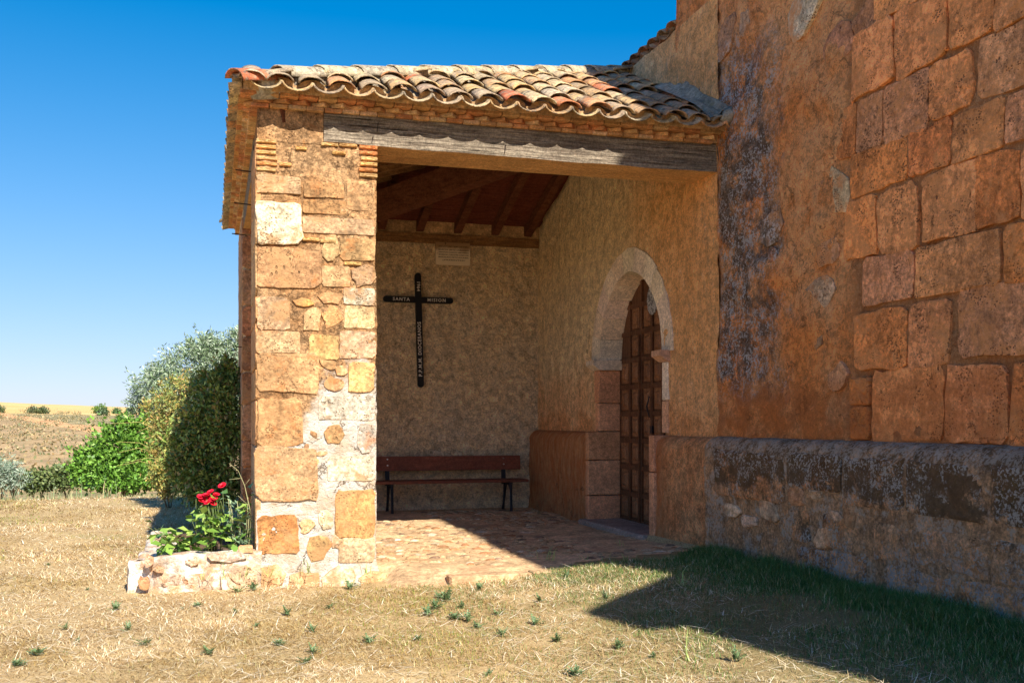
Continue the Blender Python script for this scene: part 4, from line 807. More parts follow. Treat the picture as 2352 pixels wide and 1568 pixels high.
g = Geo(); g.box((-.108, -.0142, .118), (-.102, -.012, .148)); g.box((-.117, -.0142, .136), (-.093, -.0125, .141)); link('small_cross', g.mesh('small_cross'), MLET, plq, loc=(0, 0, 0))
# bench
bx0, bx1, by = 1.95, 4.01, 13.42
bench = empty('bench', ((bx0+bx1)/2, 13.2, FLOOR), 'dark red wooden bench with black cast iron legs against the porch back wall', 'bench')
hl_ = (bx1-bx0)/2
def bpart(name, me, mat, par=bench): return link(name, me, mat, par, loc=(0, 0, 0))
def bev(g, name, off):
    me = g.mesh(name); bm = bmesh.new(); bm.from_mesh(me); bmesh.ops.recalc_face_normals(bm, faces=bm.faces); bmesh.ops.bevel(bm, geom=bm.edges[:], offset=off, segments=2, affect='EDGES'); bm.to_mesh(me); bm.free(); return me
g = Geo(); g.box((-hl_, .17, .555), (hl_, .205, .745), Matrix.Rotation(-.12, 4, 'X') @ Matrix.Translation((0, -.06, 0))); br = bpart('backrest', bev(g, 'backrest', .006), MBENCH)
for k, y0 in enumerate((-.21, -.085, .04)):
    g = Geo(); g.box((-hl_-(.0), y0, .385), (hl_, y0+.115, .422)); bpart('seat_board', bev(g, 'seat_board', .006), MBENCH)
for X_ in (-.79, .79):
    g = Geo()
    g.tube([(X_, -.17, .38), (X_, -.185, .22), (X_, -.20, .08), (X_, -.205, 0)], [.021, .017, .016, .022], 8); g.tube([(X_, .10, .38), (X_, .13, .22), (X_, .18, .07), (X_, .205, 0)], [.024, .018, .016, .022], 8)
    g.tube([(X_, -.155, .30), (X_, -.09, .35), (X_, -.03, .362), (X_, .04, .35), (X_, .10, .28)], .014, 8)
    g.box((X_-.02, -.20, .362), (X_+.02, .17, .386)); g.box((X_-.028, .13, .36), (X_+.028, .155, .72), Matrix.Translation((0, .0, 0)) @ Matrix.Rotation(-.10, 4, 'X'))
    bpart('leg', g.mesh('leg', False), MIRON)
    for zz_ in (.61, .69):
        g = Geo(); yb_ = .055+zz_*.12; g.tube([(X_, .205*0+.172-.06+zz_*.119, zz_), (X_, .150-.06+zz_*.119, zz_)], .009, 8); bpart('bolt', g.mesh('bolt'), MBOLT, br)
# ================================================================== planter with roses
pln = empty('planter', (-.15, 8.4, 0), 'low whitewashed rubble planter wall joined to the foot of the pillar', 'planter')
def plw(a, b):
    # a along front wall then around the left end; b around the section 0..1
    x0, x1 = -.60, XL-.02; Lf = x1-x0; t = b; 
    y = np.where(t < .34, 0, np.where(t < .62, (t-.34)/.28*.26, .26)); z = np.where(t < .34, t/.34*.30, np.where(t < .62, .30+.012*np.sin((t-.34)/.28*math.pi), .30*(1-(t-.62)/.38)))
    x = a; n = fbm(x, y, z, 3.2, 4, 101)*.022+.010*fbm(x, y, z, 13, 3, 103); bulge = .03*ss(.3, .0, z)
    e = ss(x0+.30, x0, a)*.12; fy = 8.19+.0*a
    return x+n*.4, fy+e*.9+y*(1-e*2)-(n+bulge)*np.where(y < .13, 1, -1), z*(1-e*1.2)-.04+n*.5*(z > .2)
me = sheet('front_wall', plw, -.62, XL+.03, 0, 1, .02); o = link('front_wall', me, MPLNT, pln)
g = Geo(); g.add([plw(np.array([-.62]), np.array([k/40]))[i_][0] if False else 0 for k in () for i_ in ()]) if False else None
V = np.stack(plw(np.full(41, -.62), np.linspace(0, 1, 41)), 1); c0 = V.mean(0)-(.012, 0, 0); g = Geo(); g.add(list(V)+[c0], F3=[(k, k+1, 41) for k in range(40)]); link('wall_end', g.mesh('wall_end', True), MPLNT, pln)
me = sheet('side_wall', lambda a, b: (-.56+.22*np.where(b < .34, 0, np.where(b < .62, (b-.34)/.28, 1))+.03*fbm(a, b*.5, 0, 3, 4, 107)-.0, a, .27*np.where(b < .34, b/.34, np.where(b < .62, 1, 1-(b-.62)/.38))-.04+.015*fbm(a, b, 0, 5, 3, 109)), 8.35, 10.4, 0, 1, .03); link('side_wall', me, MPLNT, pln)
link('soil', sheet('soil', lambda a, b: (a, b, .20+.02*fbm(a, b, 0, 4, 3, 111)), -.45, XL-.0, 8.3, 10.4, .05), MGSOIL, pln)
PPL = lambda a, b, o: (a, 8.175-o, b)
for k, (u0, v0, u1, v1, c_) in enumerate(((420, 1318, 515, 1350, (.58, .37, .24)), (318, 1325, 345, 1355, (.52, .27, .15)), (330, 1275, 352, 1300, (.58, .38, .24)), (372, 1320, 420, 1345, (.6, .42, .3)), (425, 1275, 455, 1298, (.66, .5, .36)), (352, 1300, 376, 1316, (.55, .35, .22)), (530, 1300, 590, 1345, (.6, .40, .25)), (480, 1268, 560, 1290, (.6, .48, .36)))):
    x0, z1 = onY(u0, v0, 8.17); x1, z0 = onY(u1, v1, 8.17); sk += 1; o = piece('stone', rrect(x0, z0, x1, z1, 12, .3, .15, sk), PPL, .008, MSTONE, pln, pick([c_], .05), .04, sk, .012)
x0, z1 = onY(548, 1256, 8.2); sk += 1; piece('brick', rrect(x0, 8.22, x0+.11, 8.30, 10, .05, .04, sk), lambda a, b, o: (a, b, .295+o), .03, MBRICK, pln, (.6, .3, .15), .02, sk)
def cutleaf(n=1): pass
LV = np.array([(0, 0, 0), (.5, .28, .05), (1, 0, -.10), (.5, -.28, .05), (.5, 0, -.03)]); LT = np.array([(0, 1, 4), (1, 2, 4), (2, 3, 4), (3, 0, 4)])
def rose_plant():
    o = empty('rose_bush', (.02, 8.62, .2), 'green rose bush with red blooms in the whitewashed planter', 'rose bush')
    base = Vector((.02, 8.62, .2)); leaf = [npmesh('leaf', LV, LT) for _ in range(1)]
    cols_ = [(.14, .26, .04), (.22, .36, .06), (.10, .20, .035), (.30, .42, .09)]; lm = []
    for c_ in cols_:
        me = npmesh('leaf', LV, LT, col=np.tile(c_, (5, 1))); me.materials.append(MLEAF); lm.append(me)
    gs = Geo(); tips = []
    for k in range(46):
        x = random.uniform(-.46, .24); y = random.uniform(-.26, .2); h = random.uniform(.08, .46)*(1.1 if x > -.2 else .6); lx = random.uniform(-.12, .08)
        p0 = Vector((x*.8, y*.8, 0)); p2 = Vector((x+lx, y-.08, h)); p1 = (p0+p2)/2+Vector((0, 0, .05)); gs.tube([p0, p1, p2], [.003, .0025, .002], 4); tips.append((p0, p1, p2))
    me = gs.mesh('stems', True, col=np.tile((.14, .18, .05), (gs.n, 1))); link('stems', me, MLEAF, o, loc=(0, 0, 0))
    cnt = 0
    while cnt < 290:
        p0, p1, p2 = random.choice(tips); t = random.uniform(.35, 1.08); p = p0*(1-t)**2+p1*2*t*(1-t)+p2*t*t+Vector([random.gauss(0, .035) for _ in range(3)])
        if p.z < .03: continue
        l = link('leaf', random.choice(lm), None, o, loc=p); s_ = random.uniform(.065, .12); l.scale = (s_, s_*1.15, s_); l.rotation_euler = (random.uniform(-.7, .7), random.uniform(-.5, .7), random.uniform(0, 6.28)); cnt += 1
    def bloom(p, r_):
        V = []; Fq = []; n0 = 0
        for ring, (np_, rad, tilt) in enumerate(((6, 1., .35), (5, .72, .8), (4, .42, 1.25))):
            for k in range(np_):
                a = 2*math.pi*(k+.5*ring)/np_+random.uniform(-.15, .15); d = Vector((math.cos(a), math.sin(a), 0)); s = Vector((-d.y, d.x, 0)); ct_, st2 = math.cos(tilt), math.sin(tilt); L = r_*rad; wv = r_*.62*rad+.003
                V += [Vector((0, 0, 0)), d*L*.55*ct_+s*wv*.8+Vector((0, 0, L*.6*st2)), d*L*ct_+s*wv*.45+Vector((0, 0, L*st2*.9)), d*L*ct_-s*wv*.45+Vector((0, 0, L*st2*.9)), d*L*.55*ct_-s*wv*.8+Vector((0, 0, L*.6*st2))]; Fq += [(n0, n0+1, n0+2), (n0, n0+2, n0+3), (n0, n0+3, n0+4)]; n0 += 5
        g = Geo(); g.add([tuple(v) for v in V], F3=Fq); l = link('flower', g.mesh('flower'), MROSE, o, loc=p); l.rotation_euler = (random.uniform(.2, .9), random.uniform(-.5, .5), 0)
        gs2.tube([Vector((p[0]*.6, p[1]*.6+.02, .05)), Vector(((p[0]+.02)*.9, p[1]+.02, p[2]*.6)), Vector(p)], .002, 4)
    gs2 = Geo()
    for (u, v) in ((462, 1150), (474, 1137), (484, 1130), (492, 1143), (478, 1153), (468, 1160), (488, 1156), (460, 1141), (476, 1145), (511, 1116), (497, 1136), (470, 1150), (484, 1147)):
        X_, z_ = onY(u, v, 8.55); bloom((X_-base.x, -.07+random.uniform(-.02, .02), z_-base.z), random.uniform(.026, .036))
    link('flower_stems', gs2.mesh('flower_stems', True, col=np.tile((.14, .2, .06), (gs2.n, 1))), MLEAF, o, loc=(0, 0, 0))
rose_plant()
def blades(P, L, W, lean, az, col, curve=.35):
    """grass blades: two-segment tapered strips (3 tris)"""
    n = len(P); dx, dy = np.cos(az), np.sin(az); px, py = -dy, dx; sl, cl = np.sin(lean), np.cos(lean); l2 = np.minimum(lean+curve, 1.5)
    b0 = P-np.stack([px*W/2, py*W/2, np.zeros(n)], 1); b1 = P+np.stack([px*W/2, py*W/2, np.zeros(n)], 1)
    mid = P+np.stack([dx*sl*L*.55, dy*sl*L*.55, cl*L*.55], 1); m0 = mid-np.stack([px*W*.38, py*W*.38, np.zeros(n)], 1); m1 = mid+np.stack([px*W*.38, py*W*.38, np.zeros(n)], 1)
    tip = mid+np.stack([dx*np.sin(l2)*L*.45, dy*np.sin(l2)*L*.45, np.cos(l2)*L*.45], 1)
    V = np.stack([b0, b1, m1, m0, tip], 1).reshape(-1, 3); k = np.arange(n)*5; T = np.stack([np.stack([k, k+1, k+2], 1), np.stack([k, k+2, k+3], 1), np.stack([k+3, k+2, k+4], 1)], 1).reshape(-1, 3)
    return V, T, np.repeat(col, 5, 0)
def stuff_blades(name, parts_, mat=MBLADE):
    V = []; T = []; Cc = []; n = 0
    for v, t, c_ in parts_: V.append(v); T.append(t+n); Cc.append(c_); n += len(v)
    o = link(name, npmesh(name, np.concatenate(V), np.concatenate(T), False, np.concatenate(Cc)), mat); return tag(o, kind='stuff')
# grey-green weed beside the roses
wd = empty('tall_weed', (.22, 8.5, .2), 'tall grey-green weed with bare branching stalks beside the pillar in the planter', 'weed')
g = Geo(); stems = []
for k in range(9):
    x = random.uniform(-.12, .07); h = random.uniform(.25, .5); p = [Vector((x*.4, random.uniform(-.1, .1), 0)), Vector((x, 0, h*.6)), Vector((x*1.2, -.02, h))]; stems.append(p); g.tube(p, [.004, .003, .002], 4)
g.tube([(.05, 0, 0), (.07, -.02, .35), (.02, -.03, .58), (-.03, -.04, .70), (-.10, -.05, .76)], [.005, .004, .003, .002, .0015], 4)
for q in ((.02, .58, .08, .66), (-.0, .64, -.1, .63), (.06, .45, .10, .55), (.05, .42, -.03, .5)): g.tube([(q[0], -.03, q[1]), (q[2], -.03, q[3])], .0018, 4)
link('stalks', g.mesh('stalks', True, col=np.tile((.42, .40, .2), (g.n, 1))), MLEAF, wd, loc=(0, 0, 0))
V = []; T = []; cc = []; n = 0
for k in range(240):
    p = random.choice(stems); t = random.random(); b = p[0].lerp(p[2], t)+Vector([random.gauss(0, .03) for _ in range(3)]); rz = Matrix.Rotation(random.uniform(0, 6.28), 3, 'Z') @ Matrix.Rotation(random.uniform(-.9, .3), 3, 'Y'); s_ = random.uniform(.03, .07)
    V += [tuple(b+rz @ Vector((q[0]*s_, q[1]*s_*.7, q[2]*s_))) for q in LV]; T += [tuple(np.array(q)+n) for q in LT]; n += 5; cc += [np.array((.20, .30, .17))*random.uniform(.7, 1.3)]*5
link('leaves', npmesh('leaves', V, T, True, np.array(cc)), MLEAF, wd, loc=(0, 0, 0))
# ================================================================== trees and shrubs
def foliage(blobs, n, size, asp, cols_, droop=.0, seed=1, shell=.45, jit=.3, shoots=0):
    rg_ = np.random.default_rng(seed); w_ = np.array([b[3]*b[4]*b[5] for b in blobs])**.67; w_ /= w_.sum(); bi = rg_.choice(len(blobs), n, p=w_); B_ = np.array(blobs)
    d = rg_.normal(size=(n, 3)); d /= np.linalg.norm(d, axis=1)[:, None]; rad = shell+(1-shell)*rg_.random(n)**.7
    P = B_[bi, :3]+d*rad[:, None]*B_[bi, 3:6]; nn = fbm(P[:, 0], P[:, 1], P[:, 2], 2.2/max(.3, np.mean(B_[:, 3])), 3, seed); keep = nn > -.30; P, d = P[keep], d[keep]; P += rg_.normal(size=P.shape)*size*.8
    if shoots:      # stray shoots that break the outline
        ns = shoots; bj = rg_.integers(0, len(blobs), ns); e = rg_.normal(size=(ns, 3)); e[:, 2] = np.abs(e[:, 2])*1.0+.2; e[:, 1] -= .3; e /= np.linalg.norm(e, axis=1)[:, None]; mr = B_[bj, 3:6].mean(1)[:, None]
        p0 = B_[bj, :3]+e*B_[bj, 3:6]*.8; f_ = e*.7+np.array([0, 0, .6-droop])+rg_.normal(size=(ns, 3))*.3; Ls = mr*rg_.uniform(.3, .75, (ns, 1)); tt = rg_.random((ns, 26)); q = p0[:, None, :]+f_[:, None, :]*Ls[:, None, :]*tt[:, :, None]; q[:, :, 2] -= droop*mr*tt**2*.5
        q = q.reshape(-1, 3)+rg_.normal(size=(ns*26, 3))*size*.35; P = np.concatenate([P, q]); d = np.concatenate([d, np.repeat(f_, 26, 0)])
    n = len(P)
    a = rg_.normal(size=(n, 3))+d*.9; a[:, 2] -= droop; a /= np.linalg.norm(a, axis=1)[:, None]; b = np.cross(a, rg_.normal(size=(n, 3))); b /= np.linalg.norm(b, axis=1)[:, None]
    s = size*rg_.uniform(1-jit, 1+jit, n)[:, None]; V = np.stack([P, P+a*s*.5+b*s*asp/2, P+a*s, P+a*s*.5-b*s*asp/2], 1).reshape(-1, 3); k = np.arange(n)*4; Q = np.stack([k, k+1, k+2, k+3], 1)
    c_ = np.array(cols_)[rg_.integers(0, len(cols_), n)]*rg_.uniform(.75, 1.25, (n, 1)); return V, Q, np.repeat(c_, 4, 0)
def plant(name, label, cat, base, blobs, n, size, asp, cols_, trunk=.05, droop=0., group=None, seed=1, shell=.45, sub='crown', shoots=0):
    o = empty(name, base, label, cat, group); V, Q, c_ = foliage(blobs, n, size, asp, cols_, droop, seed, shell, shoots=shoots)
    link(sub, npmesh(sub, V-np.array(base), Q, False, c_), MLEAF, o, loc=(0, 0, 0)); g = Geo(); rd = random.Random(seed); top = [b for b in blobs]; bz = min(b[2] for b in blobs)
    for b in top: 
        e = Vector(b[:3])-Vector(base); m_ = e*.5+Vector((rd.uniform(-.1, .1), rd.uniform(-.1, .1), e.z*.12)); g.tube([Vector((rd.uniform(-.05, .05), rd.uniform(-.05, .05), -.1)), m_, e], [trunk, trunk*.6, trunk*.25], 6)
        for _ in range(4):
            q = e+Vector((rd.uniform(-1, 1)*b[3], rd.uniform(-1, 1)*b[4], rd.uniform(-.3, .9)*b[5]))*.75; g.tube([m_, (m_+q)/2+Vector((0, 0, .05)), q], [trunk*.4, trunk*.25, trunk*.1], 4)
    link('trunk', g.mesh('trunk', True), MBARK, o, loc=(0, 0, 0)); return o
def blob(u, v, D, ru, rv, rd_=None):
    x, y, z = atD(u, v, D); k = D/F; return (x, y, z, ru*k, (rd_ or ru)*k, rv*k)
def gbase(u, D): rx, ry = ray(u); x, y = rx*D, ry*D; return (x, y, float(gz(x, y)))
D = 25.
plant('willow_tree', 'silvery grey-green willow rising behind the dark shrub left of the porch', 'tree', gbase(480, D), [blob(505, 850, D, 75, 75), blob(440, 855, D, 68, 65), blob(380, 880, D-.4, 50, 55), blob(350, 900, D, 42, 50), blob(540, 815, D, 40, 45), blob(420, 930, D-.6, 75, 70), blob(330, 930, D+.3, 36, 26), blob(500, 950, D, 80, 90), blob(590, 860, D, 80, 80), blob(400, 1000, D, 60, 70), blob(470, 805, D, 40, 32), blob(560, 780, D, 26, 24)], 42000, .105, .24, [(.26, .34, .20), (.36, .44, .29), (.17, .25, .12), (.12, .19, .08), (.46, .53, .40)], .09, .25, seed=3, shell=.35, shoots=260)
D = 21.5
plant('round_bush', 'large bright green leafy bush at the edge of the dry lawn', 'bush', gbase(285, D), [blob(285, 1040, D, 68, 62), blob(230, 1070, D, 56, 44), blob(330, 1050, D, 50, 60), blob(300, 990, D, 34, 28), blob(200, 1085, D-.2, 34, 32), blob(345, 1000, D+.3, 30, 30), blob(290, 1095, D-.4, 90, 26)], 20000, .085, .6, [(.10, .23, .025), (.16, .32, .04), (.07, .16, .02), (.21, .38, .06)], .05, seed=5, shell=.5, shoots=110)
D = 12.7
plant('tall_shrub', 'tall dark green leafy shrub in the shade against the left side of the porch', 'shrub', gbase(478, D), [blob(505, 905, D, 38, 62), blob(478, 985, D, 66, 75), blob(455, 1075, D, 62, 72), blob(515, 1000, D-.2, 36, 120), blob(490, 1120, D, 66, 42), blob(528, 868, D, 18, 34), blob(470, 900, D+.2, 22, 36), blob(415, 1040, D, 34, 60)], 24000, .062, .42, [(.22, .31, .07), (.16, .26, .05), (.34, .42, .10), (.32, .26, .10), (.11, .18, .04)], .012, .2, seed=7, shell=.25, shoots=170)
plant('sunlit_shrub_side', 'sunlit side of the dark shrub, sun put into its pale yellow-green leaf colours', 'shrub', gbase(392, 15.2), [blob(400, 940, 15.2, 42, 60), blob(370, 1010, 15.2, 30, 60), blob(395, 1060, 15.2, 40, 55), blob(350, 960, 15.4, 16, 40), blob(365, 1095, 15., 22, 22), blob(425, 900, 15.4, 35, 40), blob(385, 1120, 15.2, 30, 25)], 9500, .055, .35, [(.34, .36, .10), (.24, .30, .08), (.46, .38, .10), (.18, .24, .07), (.42, .27, .09)], .008, seed=9, shell=.1, shoots=90)  # sunlit side of tall_shrub: yellow bloom tint plus sunlight put into leaf colours
g = Geo(); rd = random.Random(4)
for k in range(7):
    x0, y0, z0 = atD(rd.uniform(360, 400), rd.uniform(980, 1080), 15.1); ln = rd.uniform(.25, .75); a = rd.uniform(2.2, 3.3); p = Vector((x0, y0, z0)); q = p+Vector((math.cos(a)*ln, -.1, rd.uniform(.0, .25))); g.tube([p, (p+q)/2+Vector((0, 0, .06)), q+Vector((0, 0, -.03))], [.004, .003, .002], 4)
link('arching_twigs', g.mesh('arching_twigs', True, col=np.tile((.55, .46, .16), (g.n, 1))), MLEAF, bpy.data.objects['sunlit_shrub_side'])
D = 22.5
plant('grey_shrub', 'grey-green shrub at the far left edge of the lawn', 'shrub', gbase(10, D), [blob(0, 1095, D, 34, 30), blob(22, 1085, D, 20, 26), blob(45, 1100, D, 16, 18), blob(-40, 1080, D, 34, 40)], 5000, .10, .2, [(.26, .33, .24), (.17, .25, .16), (.36, .42, .32)], .03, seed=11)
lowb = [(145, 1095, 36, 22, 'low dull green bush left of the bright round bush'), (100, 1104, 18, 14, 'small dim olive bush behind the lawn edge'), (72, 1106, 13, 12, 'smallest olive bush near the grey-green shrub')]
for k, (u, v, a, b, lb_) in enumerate(lowb): plant('low_bush', lb_, 'bush', gbase(u, 28), [blob(u, v, 28, a, b)], 2200, .11, .55, [(.12, .17, .05), (.09, .13, .04), (.17, .2, .07)], .03, seed=20+k, group='bushes in the dip behind the lawn')
farb = [(228, 949, 13, 9, 330, (.14, .26, .04), 'bright green bush on the edge of the wheat field'), (236, 960, 10, 8, 300, (.09, .14, .06), 'dark grey-green bush just below the bright field bush'), (267, 952, 5, 4, 330, (.10, .17, .06), 'tiny bush between two bushes at the wheat field edge'), (300, 951, 10, 7, 330, (.11, .17, .05), 'dark bush at the wheat field edge near the willow'), (-2, 966, 8, 8, 290, (.10, .13, .05), 'dark bush beside the dirt track at the left'), (74, 960, 9, 5, 300, (.13, .15, .07), 'olive scrub bush above the middle of the dirt track'), (98, 961, 9, 6, 300, (.12, .15, .06), 'brownish green bush on the bank above the track')]
for k, (u, v, a, b, D, c_, lb_) in enumerate(farb):
    x, y, z = atD(u, v, D); zb = float(gz(x, y)); kk = D/F
    plant('field_bush', lb_, 'bush', (x, y, zb), [(x, y, zb+b*kk*.8, a*kk, a*kk, b*kk), (x+a*kk*.3, y, zb+b*kk*1.3, a*kk*.5, a*kk*.5, b*kk*.6)], 900, 1.0*kk*4, .7, [c_, tuple(q*.7 for q in c_), tuple(q*1.3 for q in c_)], .2, seed=40+k, group='bushes on the far slope')
# scrub on the bank, uncountable
Pn = []
for k in range(230):
    u = random.uniform(-500, 420); D = random.uniform(205, 312); rx, ry = ray(u); Pn.append((rx*D, ry*D, float(gz(rx*D, ry*D))+.3, random.uniform(.7, 1.8), random.uniform(.7, 1.8), random.uniform(.25, .6)))
for k in range(420):
    u = random.uniform(-500, 420); D = math.exp(random.uniform(math.log(60), math.log(230))); rx, ry = ray(u); q_ = D/120; Pn.append((rx*D, ry*D, float(gz(rx*D, ry*D))+.05, random.uniform(.5, 2.6)*q_, random.uniform(.4, 1.5)*q_, random.uniform(.12, .3)*q_))
V, Q, c_ = foliage(Pn, 30000, .36, .6, [(.20, .18, .09), (.34, .26, .13), (.15, .16, .07), (.46, .34, .17)], 0, 60, .3)
tag(link('scrub', npmesh('scrub', V, Q, False, c_), MLEAF), kind='stuff')
# ================================================================== grass
def ok(x, y):
    inp = (x > XL-.05) & (y > YF-.08) & (y < 14); fl_ = (x > 1.2) & (y > 7.86+.08*np.sin(x*5)) & (y < 14); pz = (x > -.66) & (x < XL+.1) & (y > 8.12) & (y < 10.5); wl = (x > XP-.03)
    return ~(inp | fl_ | pz | wl)
N = 620000; r = np.exp(rng.uniform(math.log(3.9), math.log(21), N)); th = YAW+rng.uniform(-.62, .56, N); x, y = r*np.sin(th), r*np.cos(th)
k = ok(x, y); dn = fbm(x, y, 0, 1.1, 4, 201); k &= rng.random(N) < np.where(fbm(x, y, 0, 2.3, 3, 251) < -.7, .25, np.clip(.9+dn*.4, .45, 1)); x, y, r, dn = x[k], y[k], r[k], dn[k]; n = len(x)
wet = .75*ss(1.9, 3.9, x+.5*fbm(x, y, 0, 1.2, 3, 205))*ss(9, 8, y)
wet2 = np.maximum(wet, ss(.75, 1.5, x)*.30*ss(.1, .5, fbm(x, y, 0, 1.0, 3, 207)+.15)*ss(9, 7, y)); patch = ss(.25, .5, fbm(x, y, 0, .8, 3, 209))*.35
green = rng.random(n) < np.clip(wet2*.72+patch*.7*(rng.random(n) < .5), .01, .8)
sc = np.clip(r/6.5, .8, 2.6); L = np.where(green, rng.uniform(.012, .04, n), rng.uniform(.015, .065, n))*np.clip(sc, .9, 1.25)*(1+.4*np.clip(dn, -1, 1)); W = rng.uniform(.0018, .004, n)*sc
lean = np.where(green, rng.uniform(.1, .8, n), rng.uniform(.8, 1.55, n)); az = rng.uniform(0, 6.283, n)
straw = np.array([(.70, .53, .29), (.60, .43, .21), (.88, .77, .54), (.48, .33, .15), (.34, .20, .085)])[rng.integers(0, 5, n)]*(1+.22*fbm(x, y, 0, 2.5, 3, 213))[:, None]*np.where((fbm(x, y, 0, .9, 4, 215) > .28)[:, None], np.array([.62, .58, .42]), 1.)
gcol = np.array([(.14, .21, .06), (.20, .26, .09), (.10, .16, .045), (.28, .30, .11)])[rng.integers(0, 4, n)]; gcol = np.where((x < 1.5)[:, None], gcol*np.array([1.35, 1.15, .7]), gcol)
z = gz(x, y)+.0; col = np.where(green[:, None], gcol, straw)*rng.uniform(.8, 1.15, (n, 1))
stuff_blades('dry_grass', [blades(np.stack([x, y, z-.003], 1), L, W, lean, az, col, .3)])
N = 16000; r = np.exp(rng.uniform(math.log(3.9), math.log(14), N)); th = YAW+rng.uniform(-.62, .56, N); x, y = r*np.sin(th), r*np.cos(th); k = ok(x, y) & (x < 3.2); x, y, r = x[k], y[k], r[k]; n = len(x)
col = np.array([(.86, .76, .55), (.74, .60, .36), (.90, .82, .64), (.50, .34, .16)])[rng.integers(0, 4, n)]*rng.uniform(.8, 1.1, (n, 1))
stuff_blades('straw_litter', [blades(np.stack([x, y, gz(x, y)+rng.uniform(.004, .02, n)], 1), rng.uniform(.05, .17, n), rng.uniform(.0025, .005, n)*np.clip(r/7, .8, 1.8), rng.uniform(1.3, 1.57, n), rng.uniform(0, 6.283, n), col, .1)])
# taller green grass along the church wall
N = 120000; y = rng.uniform(3.0, 8.6, N); x = XP-np.abs(rng.normal(0, .42, N))-.02; x = np.where(rng.random(N) < .35, rng.uniform(2.3, XP-.03, N), x)
k = ok(x, y) & (x > 1.9); q = fbm(x, y, 0, 1.9, 4, 221); k &= rng.random(N) < np.clip(.25+q*1.0+ss(3.2, 4.0, x)*.8, .02, 1); x, y = x[k], y[k]; n = len(x); nw = ss(3.3, 4.15, x)
L = rng.uniform(.02, .055, n)+nw*rng.uniform(.02, .10, n)*(1+.5*fbm(x, y, 0, 2.5, 2, 223)); W = rng.uniform(.0022, .0042, n); col = np.array([(.08, .16, .04), (.11, .20, .05), (.15, .23, .06), (.06, .12, .03), (.52, .42, .22)])[np.where(rng.random(n) < .14*(1.3-nw), 4, rng.integers(0, 4, n))]*rng.uniform(.8, 1.25, (n, 1))
stuff_blades('green_grass', [blades(np.stack([x, y, gz(x, y)-.004], 1), L, W, rng.uniform(.05, .7, n), rng.uniform(0, 6.283, n), col, .5)])
# fringe of tall stems at the lawn's far edge
N = 9000; th = math.atan((0-HU)/F)+YAW+rng.uniform(-.12, .32, N); r = rng.uniform(19.2, 21.2, N); x, y = r*np.sin(th), r*np.cos(th); q = ss(-.2, .5, fbm(x, y, 0, 1.1, 3, 231)); L = rng.uniform(.05, .16, N)+q*rng.uniform(0, .35, N)*(rng.random(N) < .25)
col = np.array([(.24, .30, .16), (.32, .34, .16), (.5, .42, .22), (.2, .27, .13)])[rng.integers(0, 4, N)]
stuff_blades('lawn_edge_weeds', [blades(np.stack([x, y, gz(x, y)-.01], 1), L, rng.uniform(.006, .014, N), rng.uniform(0, .5, N), rng.uniform(0, 6.28, N), col)])
# single weeds in the lawn, each a plant of its own
wm = []
for k in range(5):
    V = []; T = []; cc = []; n = 0; rd = random.Random(80+k)
    for q in range(rd.randint(12, 20)):
        a = rd.uniform(0, 6.28); L = rd.uniform(.03, .06); pit = rd.uniform(-1.1, -.15); M = Matrix.Rotation(a, 3, 'Z') @ Matrix.Rotation(pit, 3, 'Y'); o0 = Vector((rd.uniform(-.012, .012), rd.uniform(-.012, .012), rd.uniform(0, .02)))
        for lx in ((0., .2), (.25, .22), (.5, .2), (.75, .12)):
            for s in (-1, 1): V += [tuple(o0+M @ Vector((lx[0]*L, 0, 0))), tuple(o0+M @ Vector(((lx[0]+.18)*L, s*lx[1]*L, .004))), tuple(o0+M @ Vector(((lx[0]+.28)*L, 0, 0)))]; T.append((n, n+1, n+2)); n += 3; cc += [np.array((.11, .17, .07))*rd.uniform(.7, 1.5)]*3
    me = npmesh('weed', V, T, False, np.array(cc)); me.materials.append(MLEAF); wm.append(me)
wp = [(805, 1350, 2.4, 'largest dark weed, at the foot of the pillar front'), (583, 1354, 1.6, 'jagged green weed where the planter meets the pillar'), (548, 1356, 1.3, 'small weed under the right end of the planter wall'), (660, 1410, 1., ''), (715, 1450, 1.2, ''), (720, 1497, 1.2, ''), (455, 1390, .9, ''), (588, 1435, .8, ''), (293, 1445, 1., ''), (178, 1468, .8, ''), (85, 1495, 1.2, ''), (40, 1520, 1., 'weed nearest the lower left corner of the lawn'), (755, 1395, .9, ''), (380, 1310, .8, ''), (420, 1395, .7, ''), (1025, 1385, 1.5, ''), (1000, 1400, 1.6, ''), (985, 1412, 1.2, ''), (1100, 1360, 1.3, ''), (1075, 1425, 1.4, ''), (1095, 1440, 1.3, ''), (1045, 1420, 1.3, ''), (1145, 1415, 1.1, ''), (1180, 1330, 1.3, 'weed in the straw just before the middle of the kerb'), (1300, 1350, 1., ''), (1230, 1440, 1., ''), (1280, 1480, 1., ''), (700, 1520, .9, ''), (935, 1330, 1., 'small weed between the pillar corner and the kerb'), (870, 1335, .8, 'tiny weed at the right corner of the pillar'), (960, 1470, .9, ''), (640, 1480, .8, ''), (850, 1475, .9, ''), (1420, 1500, 1., ''), (1500, 1520, 1.1, ''), (1690, 1540, 1.2, 'rightmost lawn weed, at the edge of the big wall shadow'), (1320, 1545, 1., ''), (1120, 1540, .9, ''), (265, 1395, .8, ''), (200, 1345, .7, ''), (150, 1440, .8, ''), (110, 1290, .8, ''), (330, 1480, .9, ''), (480, 1500, 1., ''), (1150, 1465, 1.1, ''), (1390, 1400, 1., 'weed at the pointed tip of the wall shadow'), (540, 1405, .9, ''), (1240, 1395, 1., ''), (1010, 1375, 1.2, ''), (1060, 1400, 1., '')]
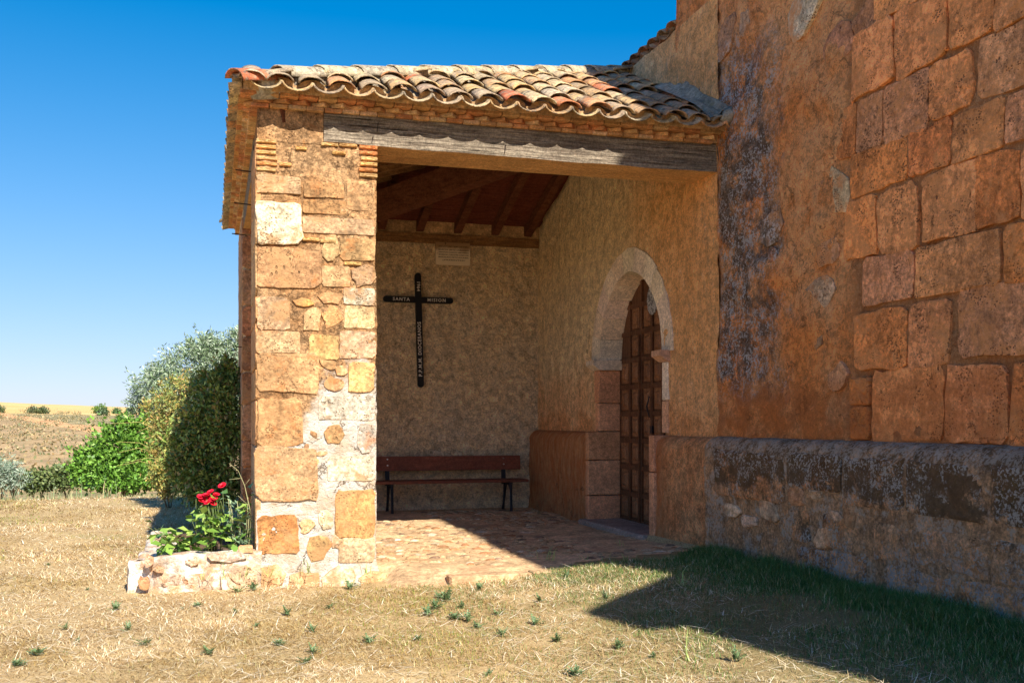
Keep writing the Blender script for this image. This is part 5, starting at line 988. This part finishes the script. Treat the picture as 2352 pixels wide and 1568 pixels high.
for k, (u, v, sz_, lb_) in enumerate(wp):
    x, y = onZ(u, v, .02)
    if not ok(np.array([x]), np.array([y]))[0]: continue
    o = link('weed', wm[k % 5], None, None, loc=(x, y, float(gz(x, y)))); sz_ *= random.uniform(.7, 1.2); o.scale = (sz_, sz_*random.uniform(.7, 1.2), sz_*random.uniform(.6, 1.2)); o.rotation_euler.z = random.uniform(0, 6.28)
    grp = 'clustered weeds' if 980 <= u <= 1150 and v < 1470 and not lb_ else 'scattered weeds' if not lb_ else None
    tag(o, lb_ or ('small green weed in the loose cluster before the porch opening' if grp[0] == 'c' else 'small lone green weed rosette scattered in the dry lawn'), 'weed', grp and ('weeds clustered before the porch' if grp[0] == 'c' else 'weeds scattered over the dry lawn'))
# tufts at the porch edge
N = 260; V = []
cl = [(1252, 1288, 10, .20), (1268, 1290, 8, .16), (1405, 1298, 9, .16), (1345, 1292, 5, .10), (1150, 1330, 8, .08), (1440, 1305, 6, .12), (1427, 1258, 6, .12), (1590, 1500, 6, .2), (1570, 1360, 7, .16), (840, 1338, 6, .12), (620, 1345, 8, .16), (700, 1338, 8, .16), (520, 1352, 7, .2), (470, 1352, 5, .16), (560, 1345, 6, .16)]
for k, (u, v, n, h) in enumerate(cl):
    x, y = onZ(u, v+3, .08 if u > 1100 else .02); P = np.column_stack([x+rng.normal(0, .03, n), y+rng.normal(0, .02, n), np.full(n, (float(gz(x, y)) if y < 7.9 else FLOOR+.0))]); b = blades(P, rng.uniform(.6, 1.1, n)*h, rng.uniform(.004, .007, n), rng.uniform(.1, .8, n), rng.uniform(0, 6.28, n), np.array([(.34, .42, .13)]*n)*rng.uniform(.7, 1.2, (n, 1)), .7)
    V.append(b)
labs = ['arching pale green grass tuft on the porch edge', 'wispy grass tuft beside the arching one on the porch edge', 'seeded grass tuft at the right end of the kerb', 'tiny grass tuft on the kerb', 'short grass tuft in front of the kerb', 'rightmost grass tuft beside the kerb end', 'upright green weed on the shaded porch floor', 'pale tall grass tuft in the shaded lawn', 'grass tuft standing in the shadow before the wall', 'grass tuft at the right corner of the pillar', 'grass tuft where planter meets pillar', 'grass tuft at the middle of the pillar foot', 'grass tuft before the middle of the planter', 'grass tuft before the left half of the planter', 'grass tuft before the right half of the planter']
for b, lb_ in zip(V, labs): o = link('grass_tuft', npmesh('grass_tuft', b[0], b[1], False, b[2]), MBLADE); tag(o, lb_, 'grass tuft', 'grass tufts round the porch')
